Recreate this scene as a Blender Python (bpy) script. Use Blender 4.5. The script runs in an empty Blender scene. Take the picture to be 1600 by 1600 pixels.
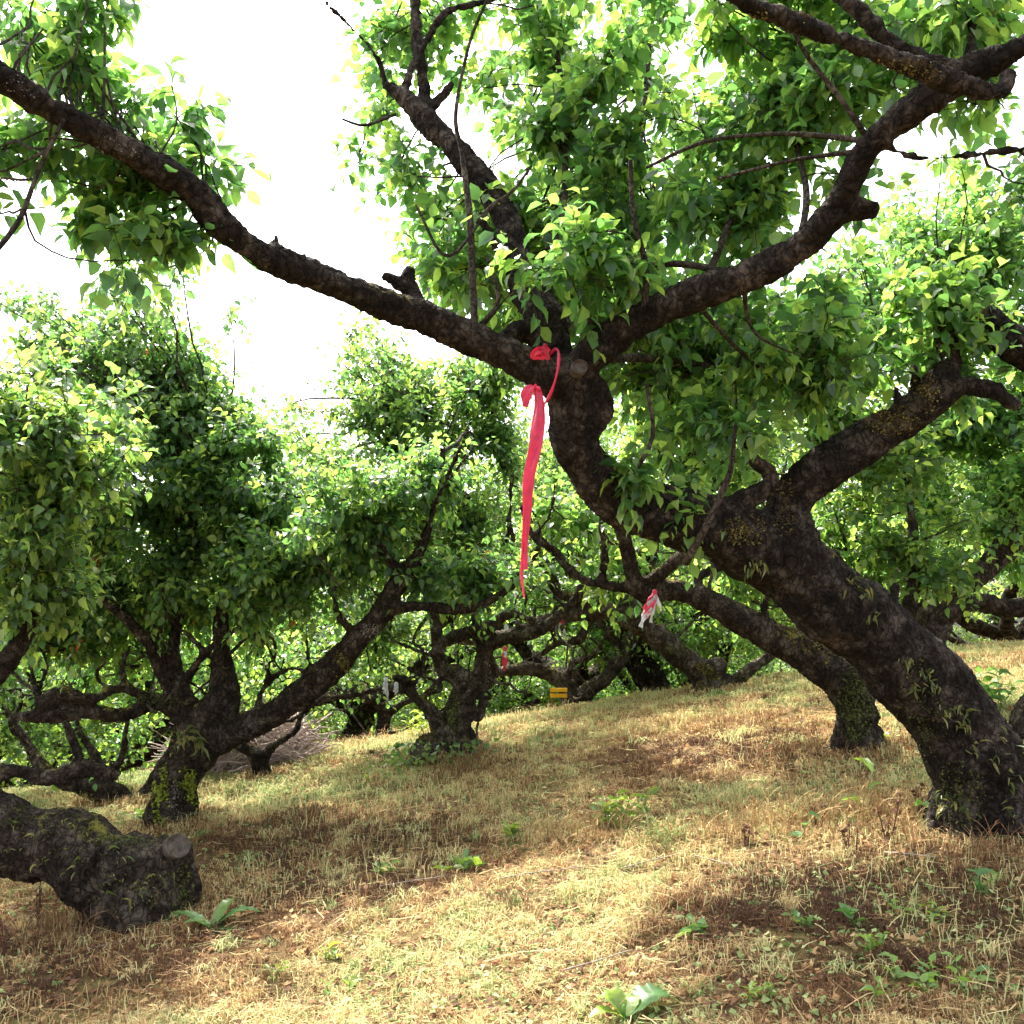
import bpy, math, random
import numpy as np
from mathutils import Vector
from mathutils.bvhtree import BVHTree

rng = np.random.default_rng(7)
random.seed(7)
S = bpy.context.scene
COL = S.collection
TAU = 2*math.pi

# ------------------------------------------------------------------ camera
FPX = 1537.0
PITCH = math.radians(6.0)
CAMZ = 1.5
cd = bpy.data.cameras.new('camera'); cam = bpy.data.objects.new('camera', cd); COL.objects.link(cam)
cd.sensor_width = 36.0; cd.sensor_fit = 'HORIZONTAL'; cd.lens = 36.0*FPX/1600.0
cd.clip_start = 0.05; cd.clip_end = 2000
cam.location = (0, 0, CAMZ); cam.rotation_euler = (math.radians(90)+PITCH, 0, 0)
S.camera = cam

# ------------------------------------------------------------------ world, sun, exposure
SUN_EL = math.radians(57.0)
SUN_AZ = math.atan2(-0.50, 0.86)            # measured from +Y towards +X
SUNV = Vector((math.sin(SUN_AZ)*math.cos(SUN_EL), math.cos(SUN_AZ)*math.cos(SUN_EL), math.sin(SUN_EL)))
W = bpy.data.worlds.new('World'); S.world = W; W.use_nodes = True
wn = W.node_tree; wn.nodes.clear()
sky = wn.nodes.new('ShaderNodeTexSky'); sky.sky_type = 'NISHITA'; sky.sun_disc = False
sky.sun_elevation = SUN_EL; sky.sun_rotation = SUN_AZ
sky.air_density = 1.0; sky.dust_density = 5.0; sky.ozone_density = 0.6
hsv = wn.nodes.new('ShaderNodeHueSaturation'); hsv.inputs['Saturation'].default_value = 0.38; hsv.inputs['Value'].default_value = 1.15
bg = wn.nodes.new('ShaderNodeBackground'); bg.inputs['Strength'].default_value = 0.15
wo = wn.nodes.new('ShaderNodeOutputWorld')
wn.links.new(sky.outputs[0], hsv.inputs['Color']); wn.links.new(hsv.outputs[0], bg.inputs[0]); wn.links.new(bg.outputs[0], wo.inputs[0])

sl = bpy.data.lights.new('sun', 'SUN'); sl.energy = 3.4; sl.angle = math.radians(0.5); sl.color = (1.0, 0.94, 0.84)
sun = bpy.data.objects.new('sun', sl); COL.objects.link(sun)
sun.rotation_euler = SUNV.to_track_quat('Z', 'Y').to_euler(); sun.location = (0, 0, 20)

S.view_settings.view_transform = 'Standard'; S.view_settings.look = 'None'
S.view_settings.exposure = 2.12; S.view_settings.gamma = 1.0
S.cycles.max_bounces = 8; S.cycles.diffuse_bounces = 3; S.cycles.transmission_bounces = 5; S.cycles.glossy_bounces = 2
S.cycles.use_denoising = True

# ------------------------------------------------------------------ maths helpers
def _hash(i, j, k, s):
    h = (i*374761393 + j*668265263 + k*2147483647 + s*974711) & 0xFFFFFFFF
    h = ((h ^ (h >> 13))*1274126177) & 0xFFFFFFFF
    h = h ^ (h >> 16)
    return (h & 0xFFFF)/32767.5 - 1.0
def noise(p, s=0):
    p = np.asarray(p, float); f = np.floor(p).astype(np.int64); t = p - f; t = t*t*(3-2*t)
    r = 0
    for a in (0, 1):
        for b in (0, 1):
            for c in (0, 1):
                w = (t[..., 0] if a else 1-t[..., 0])*(t[..., 1] if b else 1-t[..., 1])*(t[..., 2] if c else 1-t[..., 2])
                r = r + w*_hash(f[..., 0]+a, f[..., 1]+b, f[..., 2]+c, s)
    return r
def n2(x, y, sc, s=0):
    x = np.asarray(x, float); y = np.asarray(y, float)
    return noise(np.stack([x*sc, y*sc, np.zeros_like(x)+0.37], -1), s)

def ground(x, y):
    x = np.asarray(x, float); y = np.asarray(y, float)
    xe = 14*np.tanh(x/14)
    g = -0.11 + 0.13*xe + 0.07*y
    t = np.maximum(0, y-(8.6+0.16*xe))
    g = g - 0.075*t*t/(1+0.16*t)
    far = np.maximum(0, y-45); g = g + 0.30*far
    g = np.where(y < -5, ground0(x), g) if False else g
    g = g + 0.035*n2(x, y, 0.9, 3) + 0.02*n2(x, y, 2.3, 4) + 0.25*n2(x, y, 0.13, 5)*np.clip((np.abs(x)+np.abs(y-5)-9)/12, 0, 1)
    return g

sp, cp = math.sin(PITCH), math.cos(PITCH)
def at(px, py, d):
    u = (px-800)/FPX; v = (800-py)/FPX
    q = cp - v*sp
    return np.array([d*u/q, d, CAMZ + d*(sp+v*cp)/q])
def gd(px, py):
    """depth (world y) where the ray through a pixel meets the ground"""
    d = 1.5
    while d < 60:
        p = at(px, py, d)
        if p[2] < ground(p[0], p[1]): return d
        d += 0.01
    return 20.0
def onground(px, py):
    p = at(px, py, gd(px, py)); p[2] = ground(p[0], p[1]); return p
def nrm(v):
    return v/np.maximum(np.linalg.norm(v, axis=-1, keepdims=True), 1e-9)
UP = np.array([0, 0, 1.0])

# ------------------------------------------------------------------ mesh helpers
class Geo:
    """collects vertices and faces (any valence) to become one mesh"""
    def __init__(s): s.v = []; s.f = []; s.n = 0; s.a = []; s.mi = []
    def add(s, verts, faces, attr=0.5, mat=0):
        """faces: int array (F,k)"""
        verts = np.asarray(verts, float).reshape(-1, 3); faces = np.asarray(faces)
        s.v.append(verts); s.f.append((faces + s.n, mat)); s.n += len(verts)
        s.a.append(np.broadcast_to(np.asarray(attr, float), (len(verts),)))
    def mesh(s, name, mats, smooth=True):
        me = bpy.data.meshes.new(name)
        V = np.concatenate(s.v)
        L = np.concatenate([f.reshape(-1) for f, _ in s.f]).astype(np.int32)
        tot = np.concatenate([np.full(len(f), f.shape[1]) for f, _ in s.f])
        mi = np.concatenate([np.full(len(f), m) for f, m in s.f]).astype(np.int32)
        st = np.concatenate([[0], np.cumsum(tot)[:-1]]).astype(np.int32)
        me.vertices.add(len(V)); me.vertices.foreach_set('co', V.astype(np.float32).ravel())
        me.loops.add(len(L)); me.loops.foreach_set('vertex_index', L)
        me.polygons.add(len(st)); me.polygons.foreach_set('loop_start', st)
        me.polygons.foreach_set('material_index', mi)
        me.polygons.foreach_set('use_smooth', np.full(len(st), smooth))
        at_ = me.attributes.new('rnd', 'FLOAT', 'POINT'); at_.data.foreach_set('value', np.concatenate(s.a).astype(np.float32))
        for m in (mats if isinstance(mats, (list, tuple)) else [mats]): me.materials.append(m)
        me.update(calc_edges=True)
        return me
def link(name, me, parent=None, loc=None):
    o = bpy.data.objects.new(name, me); COL.objects.link(o)
    if parent is not None:
        o.parent = parent
        if loc is None: o.location = -np.array(parent.location) if False else (0, 0, 0)
    if loc is not None: o.location = loc
    return o
def tag(o, label=None, cat=None, group=None, kind=None):
    if label: o['label'] = label
    if cat: o['category'] = cat
    if group: o['group'] = group
    if kind: o['kind'] = kind
    return o
def thing(name, loc, label, cat, group=None):
    o = bpy.data.objects.new(name, None); COL.objects.link(o); o.location = tuple(float(c) for c in loc); o.empty_display_size = 0.1
    return tag(o, label, cat, group)
def part(name, geo, mats, parent, smooth=True):
    """geo is in world coordinates; child of an unrotated empty"""
    off = np.array(parent.location)
    geo.v = [v - off for v in geo.v]
    return link(name, geo.mesh(name, mats, smooth), parent)
def solo(name, geo, mats, label, cat, group=None, smooth=True, kind=None):
    V = np.concatenate(geo.v); c = V.mean(0); c[2] = V[:, 2].min()
    geo.v = [v - c for v in geo.v]
    o = link(name, geo.mesh(name, mats, smooth), None, tuple(c)); return tag(o, label, cat, group, kind)

def tubes(geo, P, R, K=5, attr=0.5, cap=True, mat=0):
    """P (T,M,3) paths, R (T,M) radii"""
    P = np.asarray(P, float); R = np.asarray(R, float)
    T, M, _ = P.shape
    t = nrm(np.gradient(P, axis=1))
    mt = nrm(P[:, -1]-P[:, 0])
    ref = np.where(np.abs(mt[:, 2:3]) > 0.8, np.array([[1.0, 0.2, 0]]), np.array([[0, 0, 1.0]]))
    a = nrm(np.cross(t, ref[:, None, :])); b = np.cross(t, a)
    th = np.arange(K)/K*TAU
    V = P[:, :, None, :] + R[:, :, None, None]*(a[:, :, None, :]*np.cos(th)[None, None, :, None] + b[:, :, None, :]*np.sin(th)[None, None, :, None])
    idx = np.arange(T*M*K).reshape(T, M, K)
    q = np.stack([idx[:, :-1, :], np.roll(idx, -1, 2)[:, :-1, :], np.roll(idx, -1, 2)[:, 1:, :], idx[:, 1:, :]], -1).reshape(-1, 4)
    av = np.repeat(np.broadcast_to(np.asarray(attr, float), (T,)), M*K)
    geo.add(V.reshape(-1, 3), q, av, mat)
    if cap:
        base = geo.n - T*M*K
        e = (idx[:, -1, :]).reshape(T, K) + base; s_ = idx[:, 0, ::-1].reshape(T, K) + base
        geo.f.append((e, mat)); geo.f.append((s_, mat))
def spline(pts, n):
    """Catmull-Rom through rows of pts -> n rows"""
    p = np.asarray(pts, float)
    if len(p) == 2: p = np.array([p[0], (p[0]+p[1])/2, p[1]])
    q = np.vstack([2*p[0]-p[1], p, 2*p[-1]-p[-2]])
    seg = np.linalg.norm(np.diff(p[:, :3], axis=0), axis=1); c = np.concatenate([[0], np.cumsum(seg)]); c = c/c[-1]
    u = np.linspace(0, 1, n); i = np.clip(np.searchsorted(c, u, side='right')-1, 0, len(p)-2)
    t = ((u-c[i])/np.maximum(c[i+1]-c[i], 1e-9))[:, None]
    a, b, cc, d = q[i], q[i+1], q[i+2], q[i+3]
    return 0.5*((2*b)+(-a+cc)*t+(2*a-5*b+4*cc-d)*t*t+(-a+3*b-3*cc+d)*t**3)

# ------------------------------------------------------------------ materials
def newmat(name):
    m = bpy.data.materials.new(name); m.use_nodes = True
    nt = m.node_tree; b = nt.nodes['Principled BSDF']; return m, nt, b
def nd(nt, t, **kw):
    n = nt.nodes.new(t)
    for k, v in kw.items():
        if k in n.inputs: n.inputs[k].default_value = v
        else: setattr(n, k, v)
    return n
def ramp(nt, fac, stops):
    r = nt.nodes.new('ShaderNodeValToRGB'); e = r.color_ramp.elements
    while len(e) < len(stops): e.new(0.5)
    for el, (p, c) in zip(e, stops): el.position = p; el.color = (*c, 1)
    nt.links.new(fac, r.inputs[0]); return r
def attrnode(nt): a = nt.nodes.new('ShaderNodeAttribute'); a.attribute_name = 'rnd'; return a

def leafmat(name, dark, mid, young, trans, mixf=0.45, red=False):
    m, nt, b = newmat(name)
    a = attrnode(nt)
    st = [(0.0, dark), (0.45, mid), (0.85, young)]
    if red: st += [(0.972, young), (0.985, (0.30, 0.06, 0.03))]
    r = ramp(nt, a.outputs['Fac'], st)
    oi = nd(nt, 'ShaderNodeObjectInfo')
    hs = nd(nt, 'ShaderNodeHueSaturation'); mp = nd(nt, 'ShaderNodeMapRange'); mp.inputs[3].default_value = 0.485; mp.inputs[4].default_value = 0.515
    nt.links.new(oi.outputs['Random'], mp.inputs[0]); nt.links.new(mp.outputs[0], hs.inputs['Hue'])
    nt.links.new(r.outputs[0], hs.inputs['Color'])
    no = nd(nt, 'ShaderNodeTexNoise', Scale=55.0, Detail=2.0); tc = nd(nt, 'ShaderNodeTexCoord'); nt.links.new(tc.outputs['Object'], no.inputs['Vector'])
    mr = nd(nt, 'ShaderNodeMapRange'); mr.inputs[3].default_value = 0.75; mr.inputs[4].default_value = 1.25; nt.links.new(no.outputs[0], mr.inputs[0])
    mu = nd(nt, 'ShaderNodeVectorMath', operation='SCALE'); nt.links.new(hs.outputs[0], mu.inputs[0]); nt.links.new(mr.outputs[0], mu.inputs['Scale'])
    nt.links.new(mu.outputs[0], b.inputs['Base Color'])
    b.inputs['Roughness'].default_value = 0.38; b.inputs['Specular IOR Level'].default_value = 0.6
    tr = nd(nt, 'ShaderNodeBsdfTranslucent')
    mt = nd(nt, 'ShaderNodeVectorMath', operation='MULTIPLY'); mt.inputs[1].default_value = trans
    nt.links.new(mu.outputs[0], mt.inputs[0]); nt.links.new(mt.outputs[0], tr.inputs[0])
    mx = nd(nt, 'ShaderNodeMixShader'); mx.inputs[0].default_value = mixf
    nt.links.new(b.outputs[0], mx.inputs[1]); nt.links.new(tr.outputs[0], mx.inputs[2])
    nt.links.new(mx.outputs[0], nt.nodes['Material Output'].inputs[0])
    return m
M = {}
M['leaf'] = leafmat('orchard_leaf', (0.032, 0.080, 0.034), (0.066, 0.142, 0.044), (0.145, 0.220, 0.055), (3.7, 3.45, 2.1), 0.52)
M['leaf_red'] = leafmat('orchard_leaf_young_tips', (0.030, 0.076, 0.032), (0.062, 0.138, 0.042), (0.145, 0.220, 0.055), (3.7, 3.45, 2.1), 0.5, red=True)
M['weed'] = leafmat('weed_leaf', (0.060, 0.140, 0.045), (0.090, 0.190, 0.050), (0.180, 0.270, 0.050), (2.2, 2.0, 1.2), 0.4)
M['fern'] = leafmat('trunk_fern', (0.05, 0.08, 0.02), (0.12, 0.15, 0.04), (0.26, 0.24, 0.09), (1.5, 1.5, 1.0), 0.3)

def barkmat(name, c0, c1, c2, lichen=(0.30, 0.27, 0.06), lich=0.60, moss=0.58, scale=1.0):
    m, nt, b = newmat(name)
    tc = nd(nt, 'ShaderNodeTexCoord')
    n1 = nd(nt, 'ShaderNodeTexNoise', Scale=9.0*scale, Detail=8.0, Roughness=0.7); nt.links.new(tc.outputs['Object'], n1.inputs['Vector'])
    r1 = ramp(nt, n1.outputs[0], [(0.34, c0), (0.50, c1), (0.62, c2)])
    # crevices between plates of bark
    vo = nd(nt, 'ShaderNodeTexVoronoi', Scale=22.0*scale); vo.feature = 'DISTANCE_TO_EDGE'
    wv = nd(nt, 'ShaderNodeTexNoise', Scale=14.0*scale, Detail=4.0); nt.links.new(tc.outputs['Object'], wv.inputs['Vector'])
    ad = nd(nt, 'ShaderNodeVectorMath', operation='MULTIPLY_ADD'); ad.inputs[1].default_value = (0.12, 0.12, 0.12)
    nt.links.new(wv.outputs['Color'], ad.inputs[0]); nt.links.new(tc.outputs['Object'], ad.inputs[2])
    mpp = nd(nt, 'ShaderNodeMapping'); mpp.inputs['Scale'].default_value = (1.3, 1.3, 0.6)
    nt.links.new(ad.outputs[0], mpp.inputs[0]); nt.links.new(mpp.outputs[0], vo.inputs['Vector'])
    rv = ramp(nt, vo.outputs[0], [(0.0, (0.16,)*3), (0.06, (0.6,)*3), (0.2, (1, 1, 1))])
    mu = nd(nt, 'ShaderNodeMixRGB', blend_type='MULTIPLY'); mu.inputs[0].default_value = 0.8
    nt.links.new(r1.outputs[0], mu.inputs[1]); nt.links.new(rv.outputs[0], mu.inputs[2])
    # lichen spots, mostly where the bark faces up
    geo = nd(nt, 'ShaderNodeNewGeometry'); sx = nd(nt, 'ShaderNodeSeparateXYZ'); nt.links.new(geo.outputs['Normal'], sx.inputs[0])
    n2_ = nd(nt, 'ShaderNodeTexNoise', Scale=3.4, Detail=9.0, Roughness=0.85); nt.links.new(tc.outputs['Object'], n2_.inputs['Vector'])
    ma = nd(nt, 'ShaderNodeMath', operation='MULTIPLY_ADD'); ma.inputs[1].default_value = 0.10
    nt.links.new(sx.outputs['Z'], ma.inputs[0]); nt.links.new(n2_.outputs[0], ma.inputs[2])
    rl = ramp(nt, ma.outputs[0], [(lich, (0, 0, 0)), (lich+0.05, (1, 1, 1))])
    mx = nd(nt, 'ShaderNodeMixRGB'); nt.links.new(rl.outputs[0], mx.inputs[0]); nt.links.new(mu.outputs[0], mx.inputs[1]); mx.inputs[2].default_value = (*lichen, 1)
    n3 = nd(nt, 'ShaderNodeTexNoise', Scale=4.5, Detail=9.0, Roughness=0.85)
    m3 = nd(nt, 'ShaderNodeMapping'); m3.inputs['Location'].default_value = (7, 3, 1); nt.links.new(tc.outputs['Object'], m3.inputs[0]); nt.links.new(m3.outputs[0], n3.inputs['Vector'])
    rg = ramp(nt, n3.outputs[0], [(moss, (0, 0, 0)), (moss+0.06, (1, 1, 1))])
    mg = nd(nt, 'ShaderNodeMixRGB'); nt.links.new(rg.outputs[0], mg.inputs[0]); nt.links.new(mx.outputs[0], mg.inputs[1]); mg.inputs[2].default_value = (0.060, 0.062, 0.018, 1)
    nt.links.new(mg.outputs[0], b.inputs['Base Color']); b.inputs['Roughness'].default_value = 0.95; b.inputs['Specular IOR Level'].default_value = 0.15
    n4 = nd(nt, 'ShaderNodeTexNoise', Scale=60.0*scale, Detail=8.0, Roughness=0.75); nt.links.new(tc.outputs['Object'], n4.inputs['Vector'])
    m4 = nd(nt, 'ShaderNodeMath', operation='MULTIPLY_ADD'); m4.inputs[1].default_value = 0.6
    m4.inputs[1].default_value = 1.0
    nt.links.new(rv.outputs[0], m4.inputs[0]); nt.links.new(n4.outputs[0], m4.inputs[2])
    bu = nd(nt, 'ShaderNodeBump', Strength=1.0, Distance=0.035); nt.links.new(m4.outputs[0], bu.inputs['Height']); nt.links.new(bu.outputs[0], b.inputs['Normal'])
    return m
M['bark'] = barkmat('dark_bark', (0.012, 0.009, 0.007), (0.038, 0.028, 0.022), (0.145, 0.115, 0.095), lich=0.66, moss=0.66)
M['bark_mossy'] = barkmat('mossy_bark', (0.020, 0.014, 0.010), (0.058, 0.042, 0.032), (0.16, 0.13, 0.10), lich=0.62, moss=0.585)
M['bark_pale'] = barkmat('pale_scaly_bark', (0.035, 0.026, 0.020), (0.10, 0.075, 0.058), (0.26, 0.215, 0.18), lich=0.62, moss=0.60)
M['twig'] = barkmat('twig_bark', (0.05, 0.04, 0.032), (0.10, 0.08, 0.06), (0.19, 0.16, 0.13), lich=0.64, moss=0.70)
def plain(name, c, rough=0.8, spec=0.2, var=0.25, scale=20.0, c2=None, bump=0.0):
    m, nt, b = newmat(name)
    tc = nd(nt, 'ShaderNodeTexCoord'); n = nd(nt, 'ShaderNodeTexNoise', Scale=scale, Detail=6.0, Roughness=0.7); nt.links.new(tc.outputs['Object'], n.inputs['Vector'])
    r = ramp(nt, n.outputs[0], [(0.3, tuple(x*(1-var) for x in c)), (0.7, c2 or tuple(min(1, x*(1+var)) for x in c))])
    nt.links.new(r.outputs[0], b.inputs['Base Color']); b.inputs['Roughness'].default_value = rough; b.inputs['Specular IOR Level'].default_value = spec
    if bump:
        bu = nd(nt, 'ShaderNodeBump', Strength=1.0, Distance=bump); nt.links.new(n.outputs[0], bu.inputs['Height']); nt.links.new(bu.outputs[0], b.inputs['Normal'])
    return m
M['cut'] = plain('sawn_wood', (0.115, 0.095, 0.085), var=0.4, scale=30, bump=0.004)
def cutmat():
    m, nt, b = newmat('sawn_wood_rings'); a = attrnode(nt)
    tc = nd(nt, 'ShaderNodeTexCoord'); n = nd(nt, 'ShaderNodeTexNoise', Scale=25.0, Detail=7.0, Roughness=.75); nt.links.new(tc.outputs['Object'], n.inputs['Vector'])
    m1 = nd(nt, 'ShaderNodeMath', operation='MULTIPLY_ADD'); m1.inputs[1].default_value = 75.0; nt.links.new(a.outputs['Fac'], m1.inputs[0])
    m2 = nd(nt, 'ShaderNodeMath', operation='MULTIPLY'); m2.inputs[1].default_value = 7.0; nt.links.new(n.outputs[0], m2.inputs[0]); nt.links.new(m2.outputs[0], m1.inputs[2])
    sn = nd(nt, 'ShaderNodeMath', operation='SINE'); nt.links.new(m1.outputs[0], sn.inputs[0])
    ad = nd(nt, 'ShaderNodeMath', operation='MULTIPLY_ADD'); ad.inputs[1].default_value = .09; nt.links.new(sn.outputs[0], ad.inputs[0]); nt.links.new(n.outputs[0], ad.inputs[2])
    r = ramp(nt, ad.outputs[0], [(.3, (.035, .026, .02)), (.5, (.085, .07, .06)), (.68, (.16, .135, .115))]); nt.links.new(r.outputs[0], b.inputs['Base Color'])
    b.inputs['Roughness'].default_value = .9; b.inputs['Specular IOR Level'].default_value = .1
    bu = nd(nt, 'ShaderNodeBump', Strength=1.0, Distance=.006); nt.links.new(ad.outputs[0], bu.inputs['Height']); nt.links.new(bu.outputs[0], b.inputs['Normal']); return m
M['cut'] = cutmat()
M['dead'] = plain('dead_wood', (0.30, 0.24, 0.20), var=0.4, scale=12)
M['brush'] = plain('dry_brushwood', (0.42, 0.32, 0.31), var=0.35, scale=3)
M['stalk'] = plain('dry_brown_stalk', (0.10, 0.045, 0.028), var=0.4, scale=30)
M['moss'] = plain('green_moss', (0.075, 0.085, 0.022), var=.5, scale=9)
M['moss_gold'] = plain('golden_moss', (0.145, 0.115, 0.035), var=.6, scale=14)
M['moss_bright'] = plain('bright_moss', (0.19, 0.22, 0.025), var=.4, scale=9)
M['lichen'] = plain('grey_lichen', (0.20, 0.175, 0.15), var=.4, scale=9)
M['yellow'] = plain('yellow_paint', (0.75, 0.42, 0.02), rough=0.5, var=0.12, scale=8)
M['post'] = plain('sign_post', (0.20, 0.12, 0.06), var=0.3)
def cloth(name, c, tf=0.5):
    m, nt, b = newmat(name)
    tc = nd(nt, 'ShaderNodeTexCoord'); n = nd(nt, 'ShaderNodeTexNoise', Scale=25.0, Detail=5.0); nt.links.new(tc.outputs['Object'], n.inputs['Vector'])
    r = ramp(nt, n.outputs[0], [(0.3, tuple(x*0.75 for x in c)), (0.7, c)])
    nt.links.new(r.outputs[0], b.inputs['Base Color']); b.inputs['Roughness'].default_value = 0.32; b.inputs['Specular IOR Level'].default_value = 0.6
    tr = nd(nt, 'ShaderNodeBsdfTranslucent'); nt.links.new(r.outputs[0], tr.inputs[0])
    mx = nd(nt, 'ShaderNodeMixShader'); mx.inputs[0].default_value = tf
    nt.links.new(b.outputs[0], mx.inputs[1]); nt.links.new(tr.outputs[0], mx.inputs[2]); nt.links.new(mx.outputs[0], nt.nodes['Material Output'].inputs[0])
    return m
M['red'] = cloth('red_satin', (0.95, 0.08, 0.20), 0.55); M['white'] = cloth('white_film', (0.9, 0.92, 0.95), 0.5)

def grassmat():
    m, nt, b = newmat('grass_blades')
    a = attrnode(nt)
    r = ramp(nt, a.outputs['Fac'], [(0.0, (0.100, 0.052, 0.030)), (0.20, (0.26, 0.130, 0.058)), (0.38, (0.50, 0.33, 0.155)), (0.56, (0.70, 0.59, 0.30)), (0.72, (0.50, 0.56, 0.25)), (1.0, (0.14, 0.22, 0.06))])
    nt.links.new(r.outputs[0], b.inputs['Base Color']); b.inputs['Roughness'].default_value = 0.7; b.inputs['Specular IOR Level'].default_value = 0.2
    tr = nd(nt, 'ShaderNodeBsdfTranslucent'); nt.links.new(r.outputs[0], tr.inputs[0])
    mx = nd(nt, 'ShaderNodeMixShader'); mx.inputs[0].default_value = 0.35
    nt.links.new(b.outputs[0], mx.inputs[1]); nt.links.new(tr.outputs[0], mx.inputs[2]); nt.links.new(mx.outputs[0], nt.nodes['Material Output'].inputs[0])
    return m
M['grass'] = grassmat()
def groundmat():
    m, nt, b = newmat('hillside_soil_and_thatch')
    tc = nd(nt, 'ShaderNodeTexCoord')
    n1 = nd(nt, 'ShaderNodeTexNoise', Scale=0.9, Detail=5.0, Roughness=0.65); nt.links.new(tc.outputs['Object'], n1.inputs['Vector'])
    r1 = ramp(nt, n1.outputs[0], [(0.34, (0.13, 0.078, 0.045)), (0.48, (0.27, 0.18, 0.095)), (0.60, (0.24, 0.20, 0.08)), (0.72, (0.14, 0.16, 0.05))])
    n2_ = nd(nt, 'ShaderNodeTexNoise', Scale=70.0, Detail=6.0, Roughness=0.8); nt.links.new(tc.outputs['Object'], n2_.inputs['Vector'])
    r2 = ramp(nt, n2_.outputs[0], [(0.35, (0.35, 0.33, 0.3)), (0.65, (1.35, 1.3, 1.2))])
    mu = nd(nt, 'ShaderNodeMixRGB', blend_type='MULTIPLY'); mu.inputs[0].default_value = 1.0
    nt.links.new(r1.outputs[0], mu.inputs[1]); nt.links.new(r2.outputs[0], mu.inputs[2]); nt.links.new(mu.outputs[0], b.inputs['Base Color'])
    b.inputs['Roughness'].default_value = 0.95; b.inputs['Specular IOR Level'].default_value = 0.1
    bu = nd(nt, 'ShaderNodeBump', Strength=1.0, Distance=0.03); nt.links.new(n2_.outputs[0], bu.inputs['Height']); nt.links.new(bu.outputs[0], b.inputs['Normal'])
    return m
M['ground'] = groundmat()

# ------------------------------------------------------------------ ground
def build_ground():
    xs = np.concatenate([np.linspace(-160, -12, 40), np.linspace(-11.7, 11.7, 200), np.linspace(12, 160, 40)])
    ys = np.concatenate([np.linspace(-60, 0, 20), np.linspace(0.3, 18, 170), np.linspace(18.6, 200, 70)])
    X, Y = np.meshgrid(xs, ys); Z = ground(X, Y)
    g = Geo(); n, m_ = X.shape; i = np.arange(n*m_).reshape(n, m_)
    g.add(np.stack([X, Y, Z], -1).reshape(-1, 3), np.stack([i[:-1, :-1], i[:-1, 1:], i[1:, 1:], i[1:, :-1]], -1).reshape(-1, 4))
    o = link('ground', g.mesh('ground', M['ground'])); tag(o, kind='structure')
build_ground()

# ------------------------------------------------------------------ leaves
# template: along +Y (axis), X side, Z normal. folded on the midrib, tip bent down
LT = np.array([[0, 0, 0], [-.31, .27, .08], [0, .30, 0], [.31, .27, .08], [-.30, .60, .05], [0, .62, -.03], [.30, .60, .05], [0, 1.0, -.16],
               [-.012, -.26, .02], [.012, -.26, .02], [.012, 0, 0], [-.012, 0, 0]])
LF3 = np.array([[0, 2, 1], [0, 3, 2], [4, 5, 7], [5, 6, 7]]); LF4 = np.array([[1, 2, 5, 4], [2, 3, 6, 5], [8, 9, 10, 11]])
FT = np.array([[0, 0, 0], [-.27, .45, .06], [.27, .45, .06], [0, 1.0, -.12]]); FF = np.array([[0, 2, 1], [1, 2, 3]])
def leaves(geo, pos, axis, size, attr, far=False, roll=0.5, width=1.0, R=rng, nup=0.55):
    n = len(pos); axis = nrm(axis)
    side = nrm(np.cross(axis, UP) + 1e-3); nor = np.cross(side, axis)
    a = R.normal(0, roll, n)[:, None]
    s2 = side*np.cos(a)+nor*np.sin(a); n2_ = -side*np.sin(a)+nor*np.cos(a)
    T = FT if far else LT
    sz = np.asarray(size)[:, None, None]
    bend = R.uniform(-0.3, 3.0, n)[:, None, None]
    V = pos[:, None, :] + sz*(s2[:, None, :]*T[None, :, 0:1]*width*R.uniform(.72, 1.18, n)[:, None, None] + axis[:, None, :]*T[None, :, 1:2] + n2_[:, None, :]*T[None, :, 2:3]*bend)
    off = (np.arange(n)*len(T))[:, None, None]
    av = np.repeat(attr, len(T)); b0 = geo.n
    if far: geo.add(V.reshape(-1, 3), (FF[None]+off).reshape(-1, 3), av)
    else:
        geo.add(V.reshape(-1, 3), (LF3[None]+off).reshape(-1, 3), av)
        geo.f.append(((LF4[None]+off).reshape(-1, 4)+b0, 0))

def gauss_ball(n, R): 
    v = nrm(R.normal(size=(n, 3))); return v*np.minimum(np.abs(R.normal(0.25, .62, (n, 1))), 1.45)

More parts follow.
